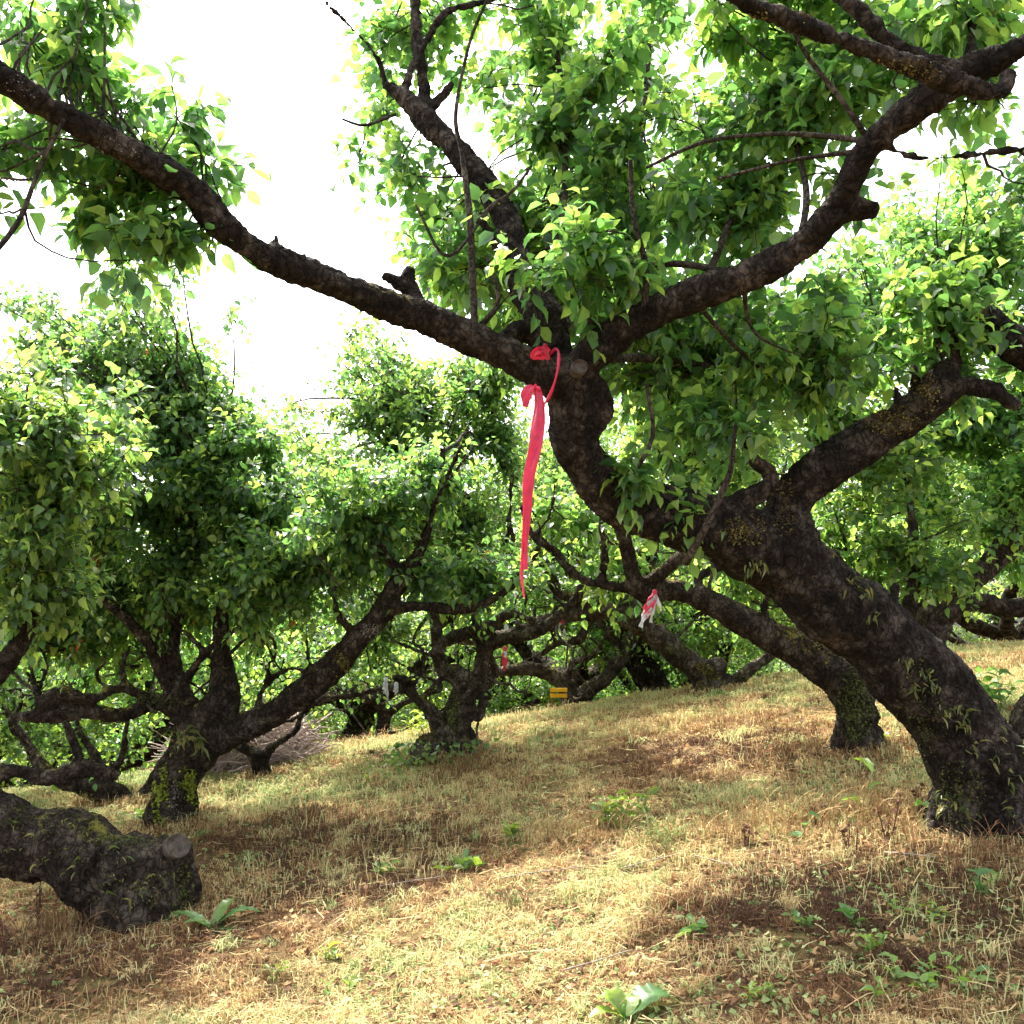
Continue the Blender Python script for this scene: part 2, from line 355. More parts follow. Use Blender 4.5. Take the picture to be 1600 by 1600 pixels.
def foliage(tw, lf, skel, C, rad, nsub, ntw, nlf, ls=0.07, far=False, R=rng, tl=(0.15, 0.38), K=4, young=0.0, thick=1.0, droop=0.35):
    """one leafy clump: sub-branches from the skeleton into an ellipsoid, twigs on them, leaves on the twigs"""
    C = np.asarray(C, float); rad = np.asarray(rad, float)
    E = C + gauss_ball(nsub, R)*rad
    D = np.linalg.norm(skel[None]-(E*0.7+C*0.3)[:, None], axis=2) + np.maximum(0, skel[None, :, 2]-E[:, None, 2])*1.2 + R.uniform(0, 0.15, (nsub, len(skel)))
    P0 = skel[np.argmin(D, 1)]
    M1 = 8; u = np.linspace(0, 1, M1)[None, :, None]
    ln = np.linalg.norm(E-P0, axis=1)[:, None]
    Cc = P0*0.5+E*0.5 + R.normal(size=(nsub, 3))*0.18*ln - UP*0.06*ln
    P = (1-u)**2*P0[:, None]+2*u*(1-u)*Cc[:, None]+u*u*E[:, None]
    P[:, 1:-1] += R.normal(size=(nsub, M1-2, 3))*0.012*ln[:, None]
    r0 = (0.004+0.006*np.minimum(ln, 1.6))*thick
    tubes(tw, P, (r0*(1-np.linspace(0, 1, M1)[None])+0.0028*thick*np.linspace(0, 1, M1)[None]), K, R.uniform(0, 1, nsub))
    T = nsub*ntw; si = np.repeat(np.arange(nsub), ntw); t = 0.3+0.7*R.uniform(0, 1, T)**0.65
    # only inside the clump
    fi = t*(M1-1); i0 = np.minimum(fi.astype(int), M1-2); fr = (fi-i0)[:, None]
    B = P[si, i0]*(1-fr)+P[si, i0+1]*fr
    out = (B-C)/rad
    keep = (np.linalg.norm(out, axis=1) < 1.5); B = B[keep]; out = out[keep]; T = len(B)
    if T == 0: return
    d = nrm(out*0.5 + R.normal(size=(T, 3))*0.55 + UP*0.42)
    L = R.uniform(tl[0], tl[1], T)[:, None, None]
    u = np.linspace(0, 1, 5)[None, :, None]
    side = R.normal(size=(T, 3))*0.22
    Q = B[:, None]+d[:, None]*L*u + side[:, None]*L*u*u - UP*0.18*L*u*u
    tubes(tw, Q, np.linspace(0.0028, 0.0011, 5)[None]*np.ones((T, 1))*thick, 3 if far else K, R.uniform(0, 1, T), cap=False)
    n = T*nlf; ti = np.repeat(np.arange(T), nlf); k = np.tile(np.arange(nlf), T)
    uu = (k+0.6+R.uniform(-.3, .3, n))/nlf; fi = np.clip(uu, 0, .999)*4; i0 = fi.astype(int); fr = (fi-i0)[:, None]
    p = Q[ti, i0]*(1-fr)+Q[ti, i0+1]*fr
    dd = nrm(Q[ti, i0+1]-Q[ti, i0])
    ref = nrm(np.cross(dd, UP)+1e-3); rf2 = np.cross(dd, ref)
    ang = k*2.4+R.uniform(0, TAU, T)[ti]+R.normal(0, .3, n)
    perp = ref*np.cos(ang)[:, None]+rf2*np.sin(ang)[:, None]
    ax = nrm(dd*(0.25+0.6*uu[:, None])+perp*0.9-UP*R.uniform(0.0, 2*droop, (n, 1)))
    size = ls*R.uniform(0.55, 1.2, n)*(1-0.25*uu)
    pos = p + ax*(size*0.24)[:, None]
    at_ = np.clip(R.normal(0.34, 0.24, n) + 0.28*(uu > 0.75) + R.normal(0, .13, T)[ti] + young, 0, 0.96)
    tip = (uu > 0.8) & (R.uniform(0, 1, T)[ti] > 0.985); at_ = np.where(tip, 1.0, at_)
    leaves(lf, pos, ax, size, at_, far, R=R, roll=0.55)

# ------------------------------------------------------------------ trees
def remesh(geo, voxel, disp, name, mat, parent, seed=0, smooth=2, sub=1.0):
    me = geo.mesh(name+'_raw', mat)
    o = bpy.data.objects.new('tmp', me); COL.objects.link(o)
    m = o.modifiers.new('r', 'REMESH'); m.mode = 'VOXEL'; m.voxel_size = voxel; m.use_smooth_shade = True
    s = o.modifiers.new('s', 'SMOOTH'); s.iterations = smooth; s.factor = 0.5
    dg = bpy.context.evaluated_depsgraph_get(); dg.update()
    me2 = bpy.data.meshes.new_from_object(o.evaluated_get(dg))
    bpy.data.objects.remove(o); bpy.data.meshes.remove(me)
    n = len(me2.vertices); co = np.empty(n*3, np.float32); me2.vertices.foreach_get('co', co); co = co.reshape(-1, 3).astype(float)
    no = np.empty(n*3, np.float32); me2.vertices.foreach_get('normal', no); no = no.reshape(-1, 3)
    a = noise(co*7, seed)*1.0; b = 1-2*np.abs(noise(co*np.array([19, 19, 11]), seed+1)); c = 1-2*np.abs(noise(co*np.array([46, 46, 26]), seed+2)); d = noise(co*95, seed+3)
    lump = np.clip(noise(co*4.5, seed+9), 0.25, 1)-0.25
    dz = disp*1.25*(0.9*a + 0.5*b + 0.6*c + 0.35*d + 0.9*lump) - disp*0.7
    co = co + no*dz[:, None]
    off = np.array(parent.location); co = co-off
    me2.vertices.foreach_set('co', co.astype(np.float32).ravel()); me2.name = name
    me2.materials.clear(); me2.materials.append(mat)
    me2.polygons.foreach_set('use_smooth', np.ones(len(me2.polygons), bool)); me2.update()
    return link(name, me2, parent)

class Tree:
    def __init__(s, base_px, label, group=None, d=None, seed=1, mat='bark', leaf='leaf', voxel=0.02, disp=0.008, name='orchard_tree', label_cat='tree'):
        s.d = gd(*base_px) if d is None else d
        p = at(base_px[0], base_px[1], s.d); p[2] = ground(p[0], p[1])
        s.e = thing(name, p, label, label_cat, group)
        s.R = np.random.default_rng(seed); s.g = Geo(); s.tw = Geo(); s.lf = Geo(); s.sk = []; s.mat = mat; s.leaf = leaf; s.voxel = voxel; s.disp = disp; s.seed = seed; s.thin = []; s.rs = 0.80 if s.d > 6 else (0.88 if s.d < 4.95 else 0.95)
    def limb(s, pts, gn=0.10, thin=False):
        """rows (px, py, depth offset, half width in px)"""
        w = np.array([np.append(at(a, b, s.d+c), r*s.rs*(s.d+c)/FPX) for a, b, c, r in pts])
        ln = np.linalg.norm(np.diff(w[:, :3], axis=0), axis=1).sum()
        n = max(6, int(ln/0.045)); q = spline(w, n)
        P = q[:, :3]; R_ = np.maximum(q[:, 3], 0.002)
        ph = s.R.uniform(0, 50, 3)
        wob = np.stack([noise(P*5+ph+i*9.1, s.seed) for i in range(3)], -1)
        P = P + wob*(R_*gn*2.2)[:, None]; R_ = R_*(1+0.13*noise(P*8+ph, s.seed+5))
        if thin: tubes(s.tw, P[None], R_[None], 6, s.R.uniform())
        else: tubes(s.g, P[None], R_[None], 14)
        s.sk.append(P[::2])
        return P
    def gnarl(s, n, L=(.4, 1.0), r=(.012, .026), zmin=.35, up=.5):
        SK = np.concatenate(s.sk); SK = SK[SK[:, 2] > s.e.location.z+zmin]
        for _ in range(n):
            p = SK[s.R.integers(len(SK))]; d = nrm(s.R.normal(size=3)+UP*up); l = s.R.uniform(*L); k = 9; P = [p]
            for j in range(k):
                d = nrm(d+s.R.normal(size=3)*.38+UP*.12*up); P.append(P[-1]+d*l/k)
            P = spline(np.array(P), 22); r0 = s.R.uniform(*r)
            tubes(s.g if r0 > .018 else s.tw, P[None], np.linspace(r0, r0*.35, 22)[None], 8, s.R.uniform()); s.sk.append(P[6::2])
    def roots(s, r, n=6, a0=0.3, flare=1.0):
        c = np.array(s.e.location)
        for k in range(n):
            a = a0+k*TAU/n+s.R.normal(0, .25); q = s.R.uniform(.8, 1.25)*flare; pts = []
            for f, z, w in ((.35, .30, .45), (.85, .10, .42), (1.35, -.01, .30), (1.9, -.05, .18), (2.5, -.10, .08)):
                x, y = c[0]+math.cos(a+.2*f)*r*f*q, c[1]+math.sin(a+.2*f)*r*f*q; pts.append((x, y, float(ground(x, y))+z*r/.22, w*r))
            Q = spline(np.array(pts), 26); tubes(s.g, Q[None, :, :3], Q[None, :, 3], 12)
    def clump(s, px, py, dd, rx, ry, rd=None, n=14, tw=9, lf=10, ls=0.07, far=False, young=0.0, **k):
        d = s.d+dd; sc = d/FPX
        rd = (rx*sc*0.8) if rd is None else rd
        foliage(s.tw, s.lf, np.concatenate(s.sk), at(px, py, d), (rx*sc, rd, ry*sc), n, tw, lf, ls, far, s.R, young=young, **k)
    def build(s):
        t = remesh(s.g, s.voxel, s.disp, 'trunk', M[s.mat], s.e, s.seed)
        me = t.data; off = np.array(s.e.location); n = len(me.vertices); co = np.empty(n*3, np.float32); me.vertices.foreach_get('co', co); co = co.reshape(-1, 3)+off
        s.bvh = BVHTree.FromPolygons([tuple(c) for c in co], [tuple(p.vertices) for p in me.polygons])
        if s.tw.n: part('twigs', s.tw, M['twig'], s.e)
        if s.lf.n: part('crown', s.lf, M[s.leaf], s.e)
        return s.e
def surf(t, px, py):
    """the point of a trunk's bark seen at a pixel, and the bark's normal there"""
    o = np.array([0, 0, CAMZ]); d = nrm(at(px, py, 5.0)-o)
    h = t.bvh.ray_cast(Vector(o), Vector(d), 30)
    if h[0] is None: return None, None
    nn = np.array(h[1]); nn = -nn if nn@d > 0 else nn
    return np.array(h[0]), nn
def moss(t, px, py, rx, ry, n, size, col='moss', name='moss_patch', seed=0):
    """a ragged mat of small flakes growing on the bark"""
    R = np.random.default_rng(int(px+py)+seed); P, N = [], []
    for k in range(n*2):
        a, r = R.uniform(0, TAU), R.uniform(0, 1)**.75
        q, w = surf(t, px+math.cos(a)*r*rx, py+math.sin(a)*r*ry)
        if q is not None and n2(q[0]+q[2], q[1], 12, 8) > -.25: P.append(q); N.append(w)
    if len(P) < 5: return
    P, N = np.array(P), np.array(N); g = Geo()
    leaves(g, P-N*.003, N*.45+R.normal(0, .9, N.shape), size*R.uniform(.35, 1.15, len(P)), R.uniform(0, 1, len(P)), far=True, R=R, width=1.3)
    return part(name, g, M[col], t.e, smooth=False)
def sawn(parent, c, nrmv, r, seed=0, name='cut_face'):
    """a sawn end: slightly domed disc with a raised rim of bark"""
    c = np.asarray(c, float); nv = nrm(np.asarray(nrmv, float)); a = nrm(np.cross(nv, UP)+1e-3); b = np.cross(nv, a)
    g = Geo(); K = 28; th = np.arange(K)/K*TAU; rr = r*(1+0.05*np.sin(th*2+seed)+0.02*np.sin(th*5+2*seed))
    rings = [(1.0, -0.04), (1.04, 0.0), (1.0, 0.012), (0.86, 0.010), (0.82, 0.002), (0.5, 0.004), (0.2, 0.002)]
    V = np.concatenate([c + (a*np.cos(th)[:, None]+b*np.sin(th)[:, None])*(rr*k)[:, None] + nv*h for k, h in rings] + [c[None]])
    i = np.arange(len(rings)*K).reshape(-1, K)
    g.add(V, np.stack([i[:-1], np.roll(i, -1, 1)[:-1], np.roll(i, -1, 1)[1:], i[1:]], -1).reshape(-1, 4), np.append(np.repeat([k for k, h in rings], K), 0.0))
    g.f.append((np.stack([i[-1], np.roll(i[-1], -1), np.full(K, len(V)-1)], -1), 0))
    return part(name, g, M['cut'], parent)
def ferns(t, pts, n, L, out):
    for (px, py) in pts:
        q, w = surf(t, px, py)
        if q is not None: fern_tuft(t.e, q, n, L, nrm(w+np.array(out)))
def fern_tuft(parent, c, n=12, L=0.09, out=(0, -1, 0.3), R=rng, label=None):
    g = Geo(); c = np.asarray(c, float); out = np.asarray(out, float)
    d = nrm(R.normal(size=(n, 3))*0.55+out)
    p = c + R.normal(size=(n, 3))*0.02
    leaves(g, p, d-UP*0.2, L*R.uniform(0.5, 1.2, n), R.uniform(0, 1, n), width=0.28, R=R)
    return part('fern_tuft', g, M['fern'], parent, smooth=False)

# ---- A: the big leaning tree on the right
A = Tree((1540, 1292), 'large dark fruit tree leaning left from the right edge, red ribbon tied at its fork', seed=11, voxel=0.013, disp=0.0085, mat='bark')
A.roots(.24, 8, flare=.78)
T1 = A.limb([(1600, 1345, .05, 120), (1572, 1285, 0, 98), (1540, 1215, -.05, 84), (1480, 1115, -.1, 74), (1395, 1015, -.2, 72), (1305, 937, -.3, 70), (1215, 872, -.4, 64), (1130, 838, -.5, 56), (1045, 812, -.6, 50),
        (975, 785, -.65, 48), (915, 738, -.75, 44), (890, 680, -.85, 44), (898, 620, -.9, 52), (880, 572, -.92, 44)])
A.limb([(925, 600, -.9, 26), (940, 645, -.9, 24), (925, 680, -.88, 14)])
A.limb([(1640, 1330, .1, 40), (1590, 1290, .05, 50), (1560, 1240, .0, 40)])

A.limb([(1090, 800, -.5, 42), (1040, 778, -.55, 30), (1000, 770, -.6, 24)])
A1 = A.limb([(890, 600, -.92, 40), (850, 583, -.95, 34), (790, 555, -1.0, 31), (715, 522, -1.08, 33), (640, 492, -1.18, 31), (560, 458, -1.3, 29), (480, 428, -1.42, 27), (400, 388, -1.55, 27), (345, 345, -1.65, 29), (300, 300, -1.72, 31),
        (230, 253, -1.85, 28), (150, 208, -2.0, 28), (70, 162, -2.12, 28), (0, 122, -2.22, 30), (-90, 75, -2.35, 28), (-220, 10, -2.45, 20)])
A.limb([(655, 490, -1.15, 16), (642, 455, -1.13, 15), (636, 432, -1.12, 14), (640, 418, -1.12, 10)])
A.limb([(640, 462, -1.13, 13), (618, 440, -1.16, 13), (598, 428, -1.18, 11)])
A.limb([(432, 400, -1.5, 10), (430, 382, -1.5, 8), (432, 366, -1.5, 5)])
A2 = A.limb([(885, 595, -.88, 40), (862, 540, -.82, 38), (845, 490, -.78, 38), (820, 445, -.72, 34), (802, 395, -.68, 28), (792, 340, -.62, 25), (750, 282, -.58, 25), (705, 228, -.55, 24), (665, 182, -.52, 24), (628, 150, -.5, 17), (602, 134, -.48, 10)])
A.limb([(850, 525, -.8, 24), (815, 515, -.85, 18), (785, 525, -.95, 12)])
A.limb([(628, 150, -.5, 10), (645, 105, -.48, 8), (668, 60, -.46, 8), (700, 18, -.45, 7), (760, 2, -.4, 6), (840, -15, -.4, 4)])
A.limb([(604, 138, -.48, 8), (592, 95, -.5, 6), (568, 62, -.55, 5), (535, 30, -.6, 4), (505, 0, -.65, 3)])
A.limb([(668, 185, -.5, 16), (660, 120, -.42, 12), (652, 60, -.38, 11), (648, -20, -.35, 9)])
A.limb([(672, 175, -.5, 10), (700, 140, -.5, 12), (712, 128, -.5, 9)])
A.limb([(815, 435, -.7, 12), (782, 395, -.72, 10), (762, 358, -.74, 8), (745, 338, -.74, 6)])
A3 = A.limb([(890, 600, -.92, 38), (930, 548, -.98, 32), (1000, 500, -1.05, 29), (1080, 466, -1.12, 28), (1160, 436, -1.2, 27), (1230, 396, -1.3, 27), (1288, 345, -1.4, 27), (1325, 290, -1.48, 25), (1350, 240, -1.55, 25), (1392, 198, -1.6, 28), (1445, 158, -1.66, 34), (1500, 120, -1.72, 32), (1570, 90, -1.8, 26), (1660, 30, -1.9, 22)])
A.limb([(1300, 335, -1.42, 24), (1340, 325, -1.42, 20), (1372, 328, -1.42, 13)])
A.limb([(1575, 118, -1.82, 18), (1560, 145, -1.85, 20), (1500, 130, -1.9, 19), (1400, 92, -2.0, 20), (1300, 56, -2.1, 19), (1210, 26, -2.2, 17), (1120, -14, -2.3, 15), (1000, -60, -2.4, 10)])
A.limb([(1500, 118, -1.72, 20), (1440, 92, -1.72, 17), (1390, 66, -1.72, 15), (1345, 20, -1.72, 13), (1290, -20, -1.72, 10)])
A.limb([(1512, 112, -1.7, 14), (1520, 50, -1.65, 11), (1512, -20, -1.6, 9)])
A.limb([(1392, 232, -1.58, 8), (1440, 246, -1.62, 7), (1520, 242, -1.7, 6), (1620, 228, -1.8, 6)])
A5 = A.limb([(1225, 880, -.4, 60), (1232, 800, -.4, 46), (1280, 735, -.42, 40), (1350, 690, -.45, 37), (1415, 652, -.48, 37), (1468, 608, -.5, 32), (1484, 560, -.48, 19), (1474, 505, -.45, 18), (1468, 455, -.42, 16)])
A.limb([(1470, 610, -.5, 26), (1510, 603, -.55, 20), (1555, 612, -.6, 17), (1592, 638, -.62, 11)])
A.limb([(1470, 500, -.45, 20), (1520, 492, -.45, 30), (1580, 530, -.5, 34), (1650, 575, -.5, 36), (1720, 620, -.4, 40)])
A.limb([(1110, 835, -.5, 18), (1150, 788, -.55, 19), (1195, 768, -.58, 16), (1208, 745, -.58, 11), (1175, 715, -.6, 9), (1155, 650, -.62, 7), (1148, 590, -.64, 5)])
A.limb([(1400, 650, -.5, 9), (1402, 620, -.5, 8), (1398, 602, -.5, 5)])
A.limb([(1430, 630, -.5, 8), (1428, 590, -.5, 7), (1424, 572, -.5, 4)])
A.limb([(1320, 940, -.35, 24), (1312, 895, -.33, 16), (1300, 860, -.3, 9)])
A.limb([(1400, 985, -.25, 18), (1395, 950, -.22, 11), (1402, 910, -.2, 8)])
A.limb([(1500, 1080, -.05, 35), (1535, 1100, .0, 22), (1552, 1110, .0, 12)])
for pts in (
            [(870, 530, -.78, 10), (950, 390, -.4, 8), (1000, 220, -.1, 6), (1020, 0, .1, 4)], [(1095, 465, -1.1, 9), (1150, 310, -.7, 7), (1180, 150, -.4, 6), (1200, -10, -.2, 4)], [(845, 500, -.78, 9), (880, 330, -.5, 7), (880, 150, -.2, 5), (850, -20, 0, 4)],
            [(920, 560, -.9, 10), (1000, 560, -.5, 8), (1100, 570, -.1, 6), (1220, 590, .1, 4)], [(1250, 385, -1.3, 8), (1260, 300, -1.1, 6), (1240, 180, -.9, 5), (1260, 20, -.8, 4)],
            [(742, 522, -1.05, 7), (738, 430, -1.0, 7), (733, 330, -.98, 6), (722, 240, -.96, 5), (712, 180, -.95, 4), (733, 70, -.9, 4), (765, -10, -.9, 3)],
            [(745, 350, -1.0, 4), (770, 320, -1.0, 4), (800, 300, -1.02, 3), (830, 260, -1.0, 3)],
            [(1350, 220, -1.55, 6), (1290, 212, -1.5, 5), (1200, 210, -1.45, 4), (1100, 222, -1.4, 4), (1010, 262, -1.4, 3)],
            [(1352, 212, -1.55, 6), (1310, 150, -1.6, 5), (1262, 90, -1.65, 5), (1240, 50, -1.7, 4)],
            [(1350, 235, -1.55, 5), (1240, 250, -1.4, 4), (1120, 280, -1.3, 3)],
            [(1172, 440, -1.2, 8), (1110, 420, -1.15, 7), (1055, 412, -1.1, 6), (1010, 415, -1.05, 5)],
            [(960, 515, -1.0, 9), (935, 508, -.95, 8), (890, 490, -.85, 7)],
            [(1005, 500, -1.1, 7), (1010, 420, -1.15, 6), (990, 340, -1.2, 5), (985, 250, -1.25, 4)],
            [(620, 178, -.5, 3), (570, 196, -.6, 3), (535, 186, -.7, 2)],
            [(100, 185, -2.1, 4), (62, 262, -2.1, 4), (30, 345, -2.15, 5), (-20, 410, -2.2, 5)],
            [(770, 320, -1.0, 3), (700, 400, -1.0, 3), (650, 320, -1.0, 3)],
            [(1075, 460, -1.1, 5), (1180, 570, -.7, 3), (1300, 640, -.5, 1)], [(1160, 440, -1.2, 5), (1180, 520, -1., 3), (1260, 560, -.8, 1)],
            [(960, 790, -.7, 8), (990, 740, -.85, 5), (1020, 680, -.9, 4), (1010, 600, -.95, 3)],
            [(1070, 880, -.7, 8), (1105, 820, -.85, 6), (1140, 740, -.9, 5), (1150, 660, -.95, 3)],
            [(745, 515, -1.05, 6), (780, 470, -1.0, 5), (760, 400, -1.0, 3)]):
    A.limb(pts, thin=True)
# crown, upper left (on the limb that comes towards the viewer)
for c in [(40, 30, -2.0, 80, 50, 9), (120, 60, -2.1, 70, 60, 10), (170, 150, -1.9, 80, 50, 9), (275, 145, -1.9, 55, 45, 8), (50, 235, -1.95, 70, 60, 9), (190, 290, -1.95, 75, 50, 9), (130, 350, -1.9, 70, 50, 10), (215, 385, -2.05, 60, 28, 6), (320, 255, -1.75, 30, 20, 2), (20, 90, -1.7, 70, 60, 7), (-60, 300, -2.0, 80, 90, 8), (-80, -60, -2.2, 120, 90, 10), (90, -40, -2.2, 90, 50, 8)]:
    A.clump(c[0], c[1], c[2]+0.30, c[3]*1.1, c[4]*1.1, rd=0.18, n=int(c[5]*.62)+1, tw=7, lf=9, ls=0.078, tl=(0.08, 0.2), droop=0.5, thick=0.65)
# crown, middle and right
for c in [(620, 60, -.5, 80, 70, 9), (560, 60, -.6, 50, 50, 3), (720, 90, -.4, 90, 90, 11), (840, 80, -.7, 90, 100, 12), (620, 270, -.6, 55, 60, 6), (560, 250, -.6, 30, 40, 2), (650, 330, -.7, 50, 35, 4), (860, 210, -.9, 100, 80, 13), (980, 80, -1.2, 90, 90, 13), (980, 230, -1.1, 90, 80, 12),
          (1090, 60, -1.4, 90, 90, 13), (1110, 190, -1.3, 90, 80, 13), (1060, 330, -1.2, 90, 70, 10), (1180, 300, -1.3, 90, 70, 11), (1220, 120, -1.6, 90, 90, 12), (1330, 130, -1.8, 70, 80, 7), (1270, 220, -1.5, 70, 60, 8),
          (1400, 30, -2.0, 90, 50, 10), (1520, 50, -1.9, 90, 60, 10), (1560, 180, -1.9, 60, 40, 6), (1440, 130, -1.8, 60, 40, 3), (885, 400, -1.35, 65, 48, 11), (800, 340, -.9, 60, 60, 7), (690, 440, -1.0, 55, 50, 7), (920, 330, -.9, 80, 60, 8),
          (1290, 490, -1.1, 90, 60, 11), (1180, 520, -1.1, 60, 50, 8), (1120, 450, -.9, 60, 40, 4), (1400, 540, -1.0, 80, 60, 9), (1500, 470, -1.1, 60, 50, 7), (1520, 600, -.9, 50, 40, 4), (970, 745, -.95, 26, 22, 3), (1020, 680, -.8, 50, 50, 6), (1090, 640, -.8, 60, 50, 7), (1075, 790, -.85, 30, 28, 3), (1130, 720, -.8, 40, 40, 4),
          (780, -60, -.6, 200, 60, 16), (1050, -80, -1.6, 200, 70, 16), (1350, -80, -1.9, 220, 80, 18), (1620, 300, -1.8, 40, 60, 4), (1450, 60, -1.5, 80, 60, 7), (1580, 120, -1.5, 50, 60, 6), (1570, 20, -1.7, 60, 50, 6), (1490, 200, -1.2, 60, 30, 3), (1380, 100, -1.3, 60, 60, 6), (1300, 60, -1.3, 80, 60, 7), (1160, 400, -1.0, 60, 40, 5), (1300, 560, -1.2, 60, 40, 5), (1520, 540, -1.0, 50, 40, 4)]:
    front = (c[0], c[1]) in ((885, 400), (970, 745), (1075, 790))
    A.clump(c[0], c[1], c[2]+(0.15 if front else 0.6), c[3], c[4], rd=0.2 if front else 0.38, n=int(c[5]*(.48 if c[1] < 300 else .6))+1, tw=9, lf=9, ls=0.084, tl=(0.10, 0.26), droop=0.45, young=0.08, thick=0.7)
for c in [(820, 90, .6, 110, 90, 9), (960, 120, .8, 110, 90, 9), (900, 300, .9, 100, 80, 10), (1080, 240, .8, 110, 90, 10), (1200, 120, .6, 110, 90, 8), (1030, 20, .6, 120, 60, 8), (820, 420, .7, 70, 50, 5), (1130, 380, .9, 100, 60, 8), (930, 440, .8, 80, 50, 7), (1320, 440, .5, 90, 60, 8), (1240, 560, .3, 80, 50, 7), (760, 200, .5, 70, 70, 5), (1000, 380, .9, 90, 60, 8), (1000, 520, .5, 80, 60, 12), (1100, 570, .2, 80, 60, 12), (1180, 620, .1, 80, 60, 10), (1100, 440, .7, 80, 60, 10), (980, 600, .3, 70, 50, 9), (1220, 480, .3, 80, 50, 9), (900, 360, .8, 70, 60, 9), (870, 240, .8, 70, 60, 8)]:
    A.clump(*c[:5], rd=0.45, n=int(c[5]*.45)+1, thick=0.7, tw=8, lf=9, ls=0.088, tl=(0.12, 0.3), droop=0.45, young=0.08)
for (px, py, h) in ((1120, 1440, 2.9), (1220, 1400, 3.0), (1330, 1400, 2.8), (1450, 1400, 2.7), (1560, 1440, 2.6), (1180, 1520, 3.1), (1300, 1500, 2.9), (1420, 1490, 3.0), (1540, 1530, 2.8), (1250, 1580, 3.0), (1400, 1580, 2.9), (1560, 1600, 2.7), (1500, 1460, 3.3), (1330, 1450, 3.4), (1200, 1460, 3.5), (1600, 1380, 2.9), (1060, 1500, 3.2)):  # extra leaf clumps added along the sun rays to shade the lower right slope
    g0 = onground(px, py); A.R.uniform(); foliage(A.tw, A.lf, np.concatenate(A.sk), g0+np.array(SUNV)*h/SUNV.z, (.34, .34, .22), 9, 9, 9, .086, False, A.R, tl=(.1, .26), young=.08, thick=.6)
A.build()
sawn(A.e, at(905, 574, A.d-1.08), (0.15, -1, 0.12), 0.030, 1)
ferns(A, ((1180, 880), (1186, 884), (1330, 905), (1345, 915), (1350, 925), (1420, 1030), (1450, 1055), (1462, 1070), (1440, 1045), (1430, 1075), (1480, 1110), (1505, 1130), (1500, 1105), (1520, 1165), (1555, 1180), (1580, 1220), (1475, 1235), (1500, 1260), (1480, 1265), (1560, 1150), (1360, 960), (1590, 1170), (1585, 1270)), 9, 0.06, (-0.2, -0.3, -0.35))
moss(A, 1165, 828, 34, 26, 500, .016, 'moss_gold'); moss(A, 1395, 655, 48, 26, 600, .016, 'moss_gold'); moss(A, 1445, 615, 24, 34, 350, .015, 'moss_gold'); moss(A, 1225, 790, 20, 50, 300, .015, 'moss_gold')
moss(A, 1500, 1245, 40, 60, 500, .016, 'moss'); moss(A, 1440, 1120, 40, 90, 500, .015, 'moss'); moss(A, 1380, 108, 130, 16, 700, .012, 'moss_gold'); moss(A, 1210, 28, 60, 14, 300, .012, 'moss_gold'); moss(A, 840, 552, 36, 12, 200, .010, 'moss'); moss(A, 60, 130, 60, 22, 300, .008, 'lichen'); moss(A, 200, 225, 60, 24, 260, .008, 'lichen')

# ---- F: leaning stump-like trunk at the left edge
F = Tree((225, 1438), 'thick trunk at the left edge bending low to the left, with a sawn stub', seed=21, voxel=0.014, disp=0.0085, mat='bark_mossy')
F.rs = .92
F.roots(.20, 8, flare=.66)
F.limb([(215, 1480, .02, 92), (222, 1435, 0, 80), (228, 1385, 0, 76), (205, 1365, 0, 66), (140, 1350, .0, 62), (70, 1322, .02, 60), (0, 1296, .05, 60), (-90, 1245, .1, 60), (-190, 1150, .1, 60), (-250, 1040, .1, 50), (-230, 900, .0, 38), (-180, 780, -.1, 26)])
F.limb([(225, 1400, 0, 60), (252, 1350, -.04, 38), (272, 1330, -.10, 30)]); F.limb([(150, 1362, 0, 52), (200, 1368, -.02, 58), (245, 1366, -.03, 50)])
F.limb([(150, 1470, 0, 30), (185, 1430, 0, 55), (205, 1380, 0, 60)]); F.limb([(300, 1455, .05, 22), (262, 1425, .0, 45), (240, 1380, 0, 60)])
F.limb([(-60, 1240, .1, 30), (10, 1205, .1, 15), (70, 1215, .12, 15), (130, 1200, .15, 15), (190, 1212, .2, 9)])
F.limb([(130, 1208, .15, 8), (118, 1170, .15, 7), (100, 1125, .15, 6)])
F.limb([(-150, 1180, .1, 28), (-60, 1110, .1, 20), (0, 1052, .1, 17), (38, 985, .1, 15), (62, 910, .1, 12), (78, 830, .05, 9), (70, 740, 0, 6)])
F.limb([(-230, 900, .0, 22), (-120, 800, -.1, 16), (-30, 720, -.2, 11), (40, 660, -.2, 7)])
for c in [(20, 660, -.2, 70, 60, 11), (100, 740, -.2, 70, 50, 9), (10, 780, -.1, 70, 60, 10), (130, 640, -.2, 50, 50, 6), (60, 900, .0, 60, 60, 7), (10, 870, 0, 60, 60, 7), (-100, 620, 0, 130, 120, 22), (-200, 820, 0, 120, 150, 20), (180, 700, -.1, 45, 40, 4), (20, 960, .1, 50, 40, 5), (60, 830, -.1, 60, 50, 6), (110, 930, .2, 50, 50, 5)]:
    F.clump(*c[:5], rd=0.5, n=c[5], tw=8, lf=9, ls=0.074, tl=(0.12, 0.3), droop=0.5)
for (px, py, h) in ((40, 1500, 2.5), (140, 1480, 2.6), (90, 1560, 2.5), (220, 1500, 2.7), (-60, 1520, 2.5), (20, 1440, 2.7), (180, 1560, 2.8)):  # clumps added towards the sun so their shade falls at the lower left
    foliage(F.tw, F.lf, np.concatenate(F.sk), onground(px, py)+np.array(SUNV)*h/SUNV.z, (.4, .4, .25), 9, 9, 9, .088, False, F.R, tl=(.1, .28), thick=.6)
F.build()
sawn(F.e, at(277, 1322, F.d-0.17), (0.55, -0.75, 0.38), 0.060, 2)
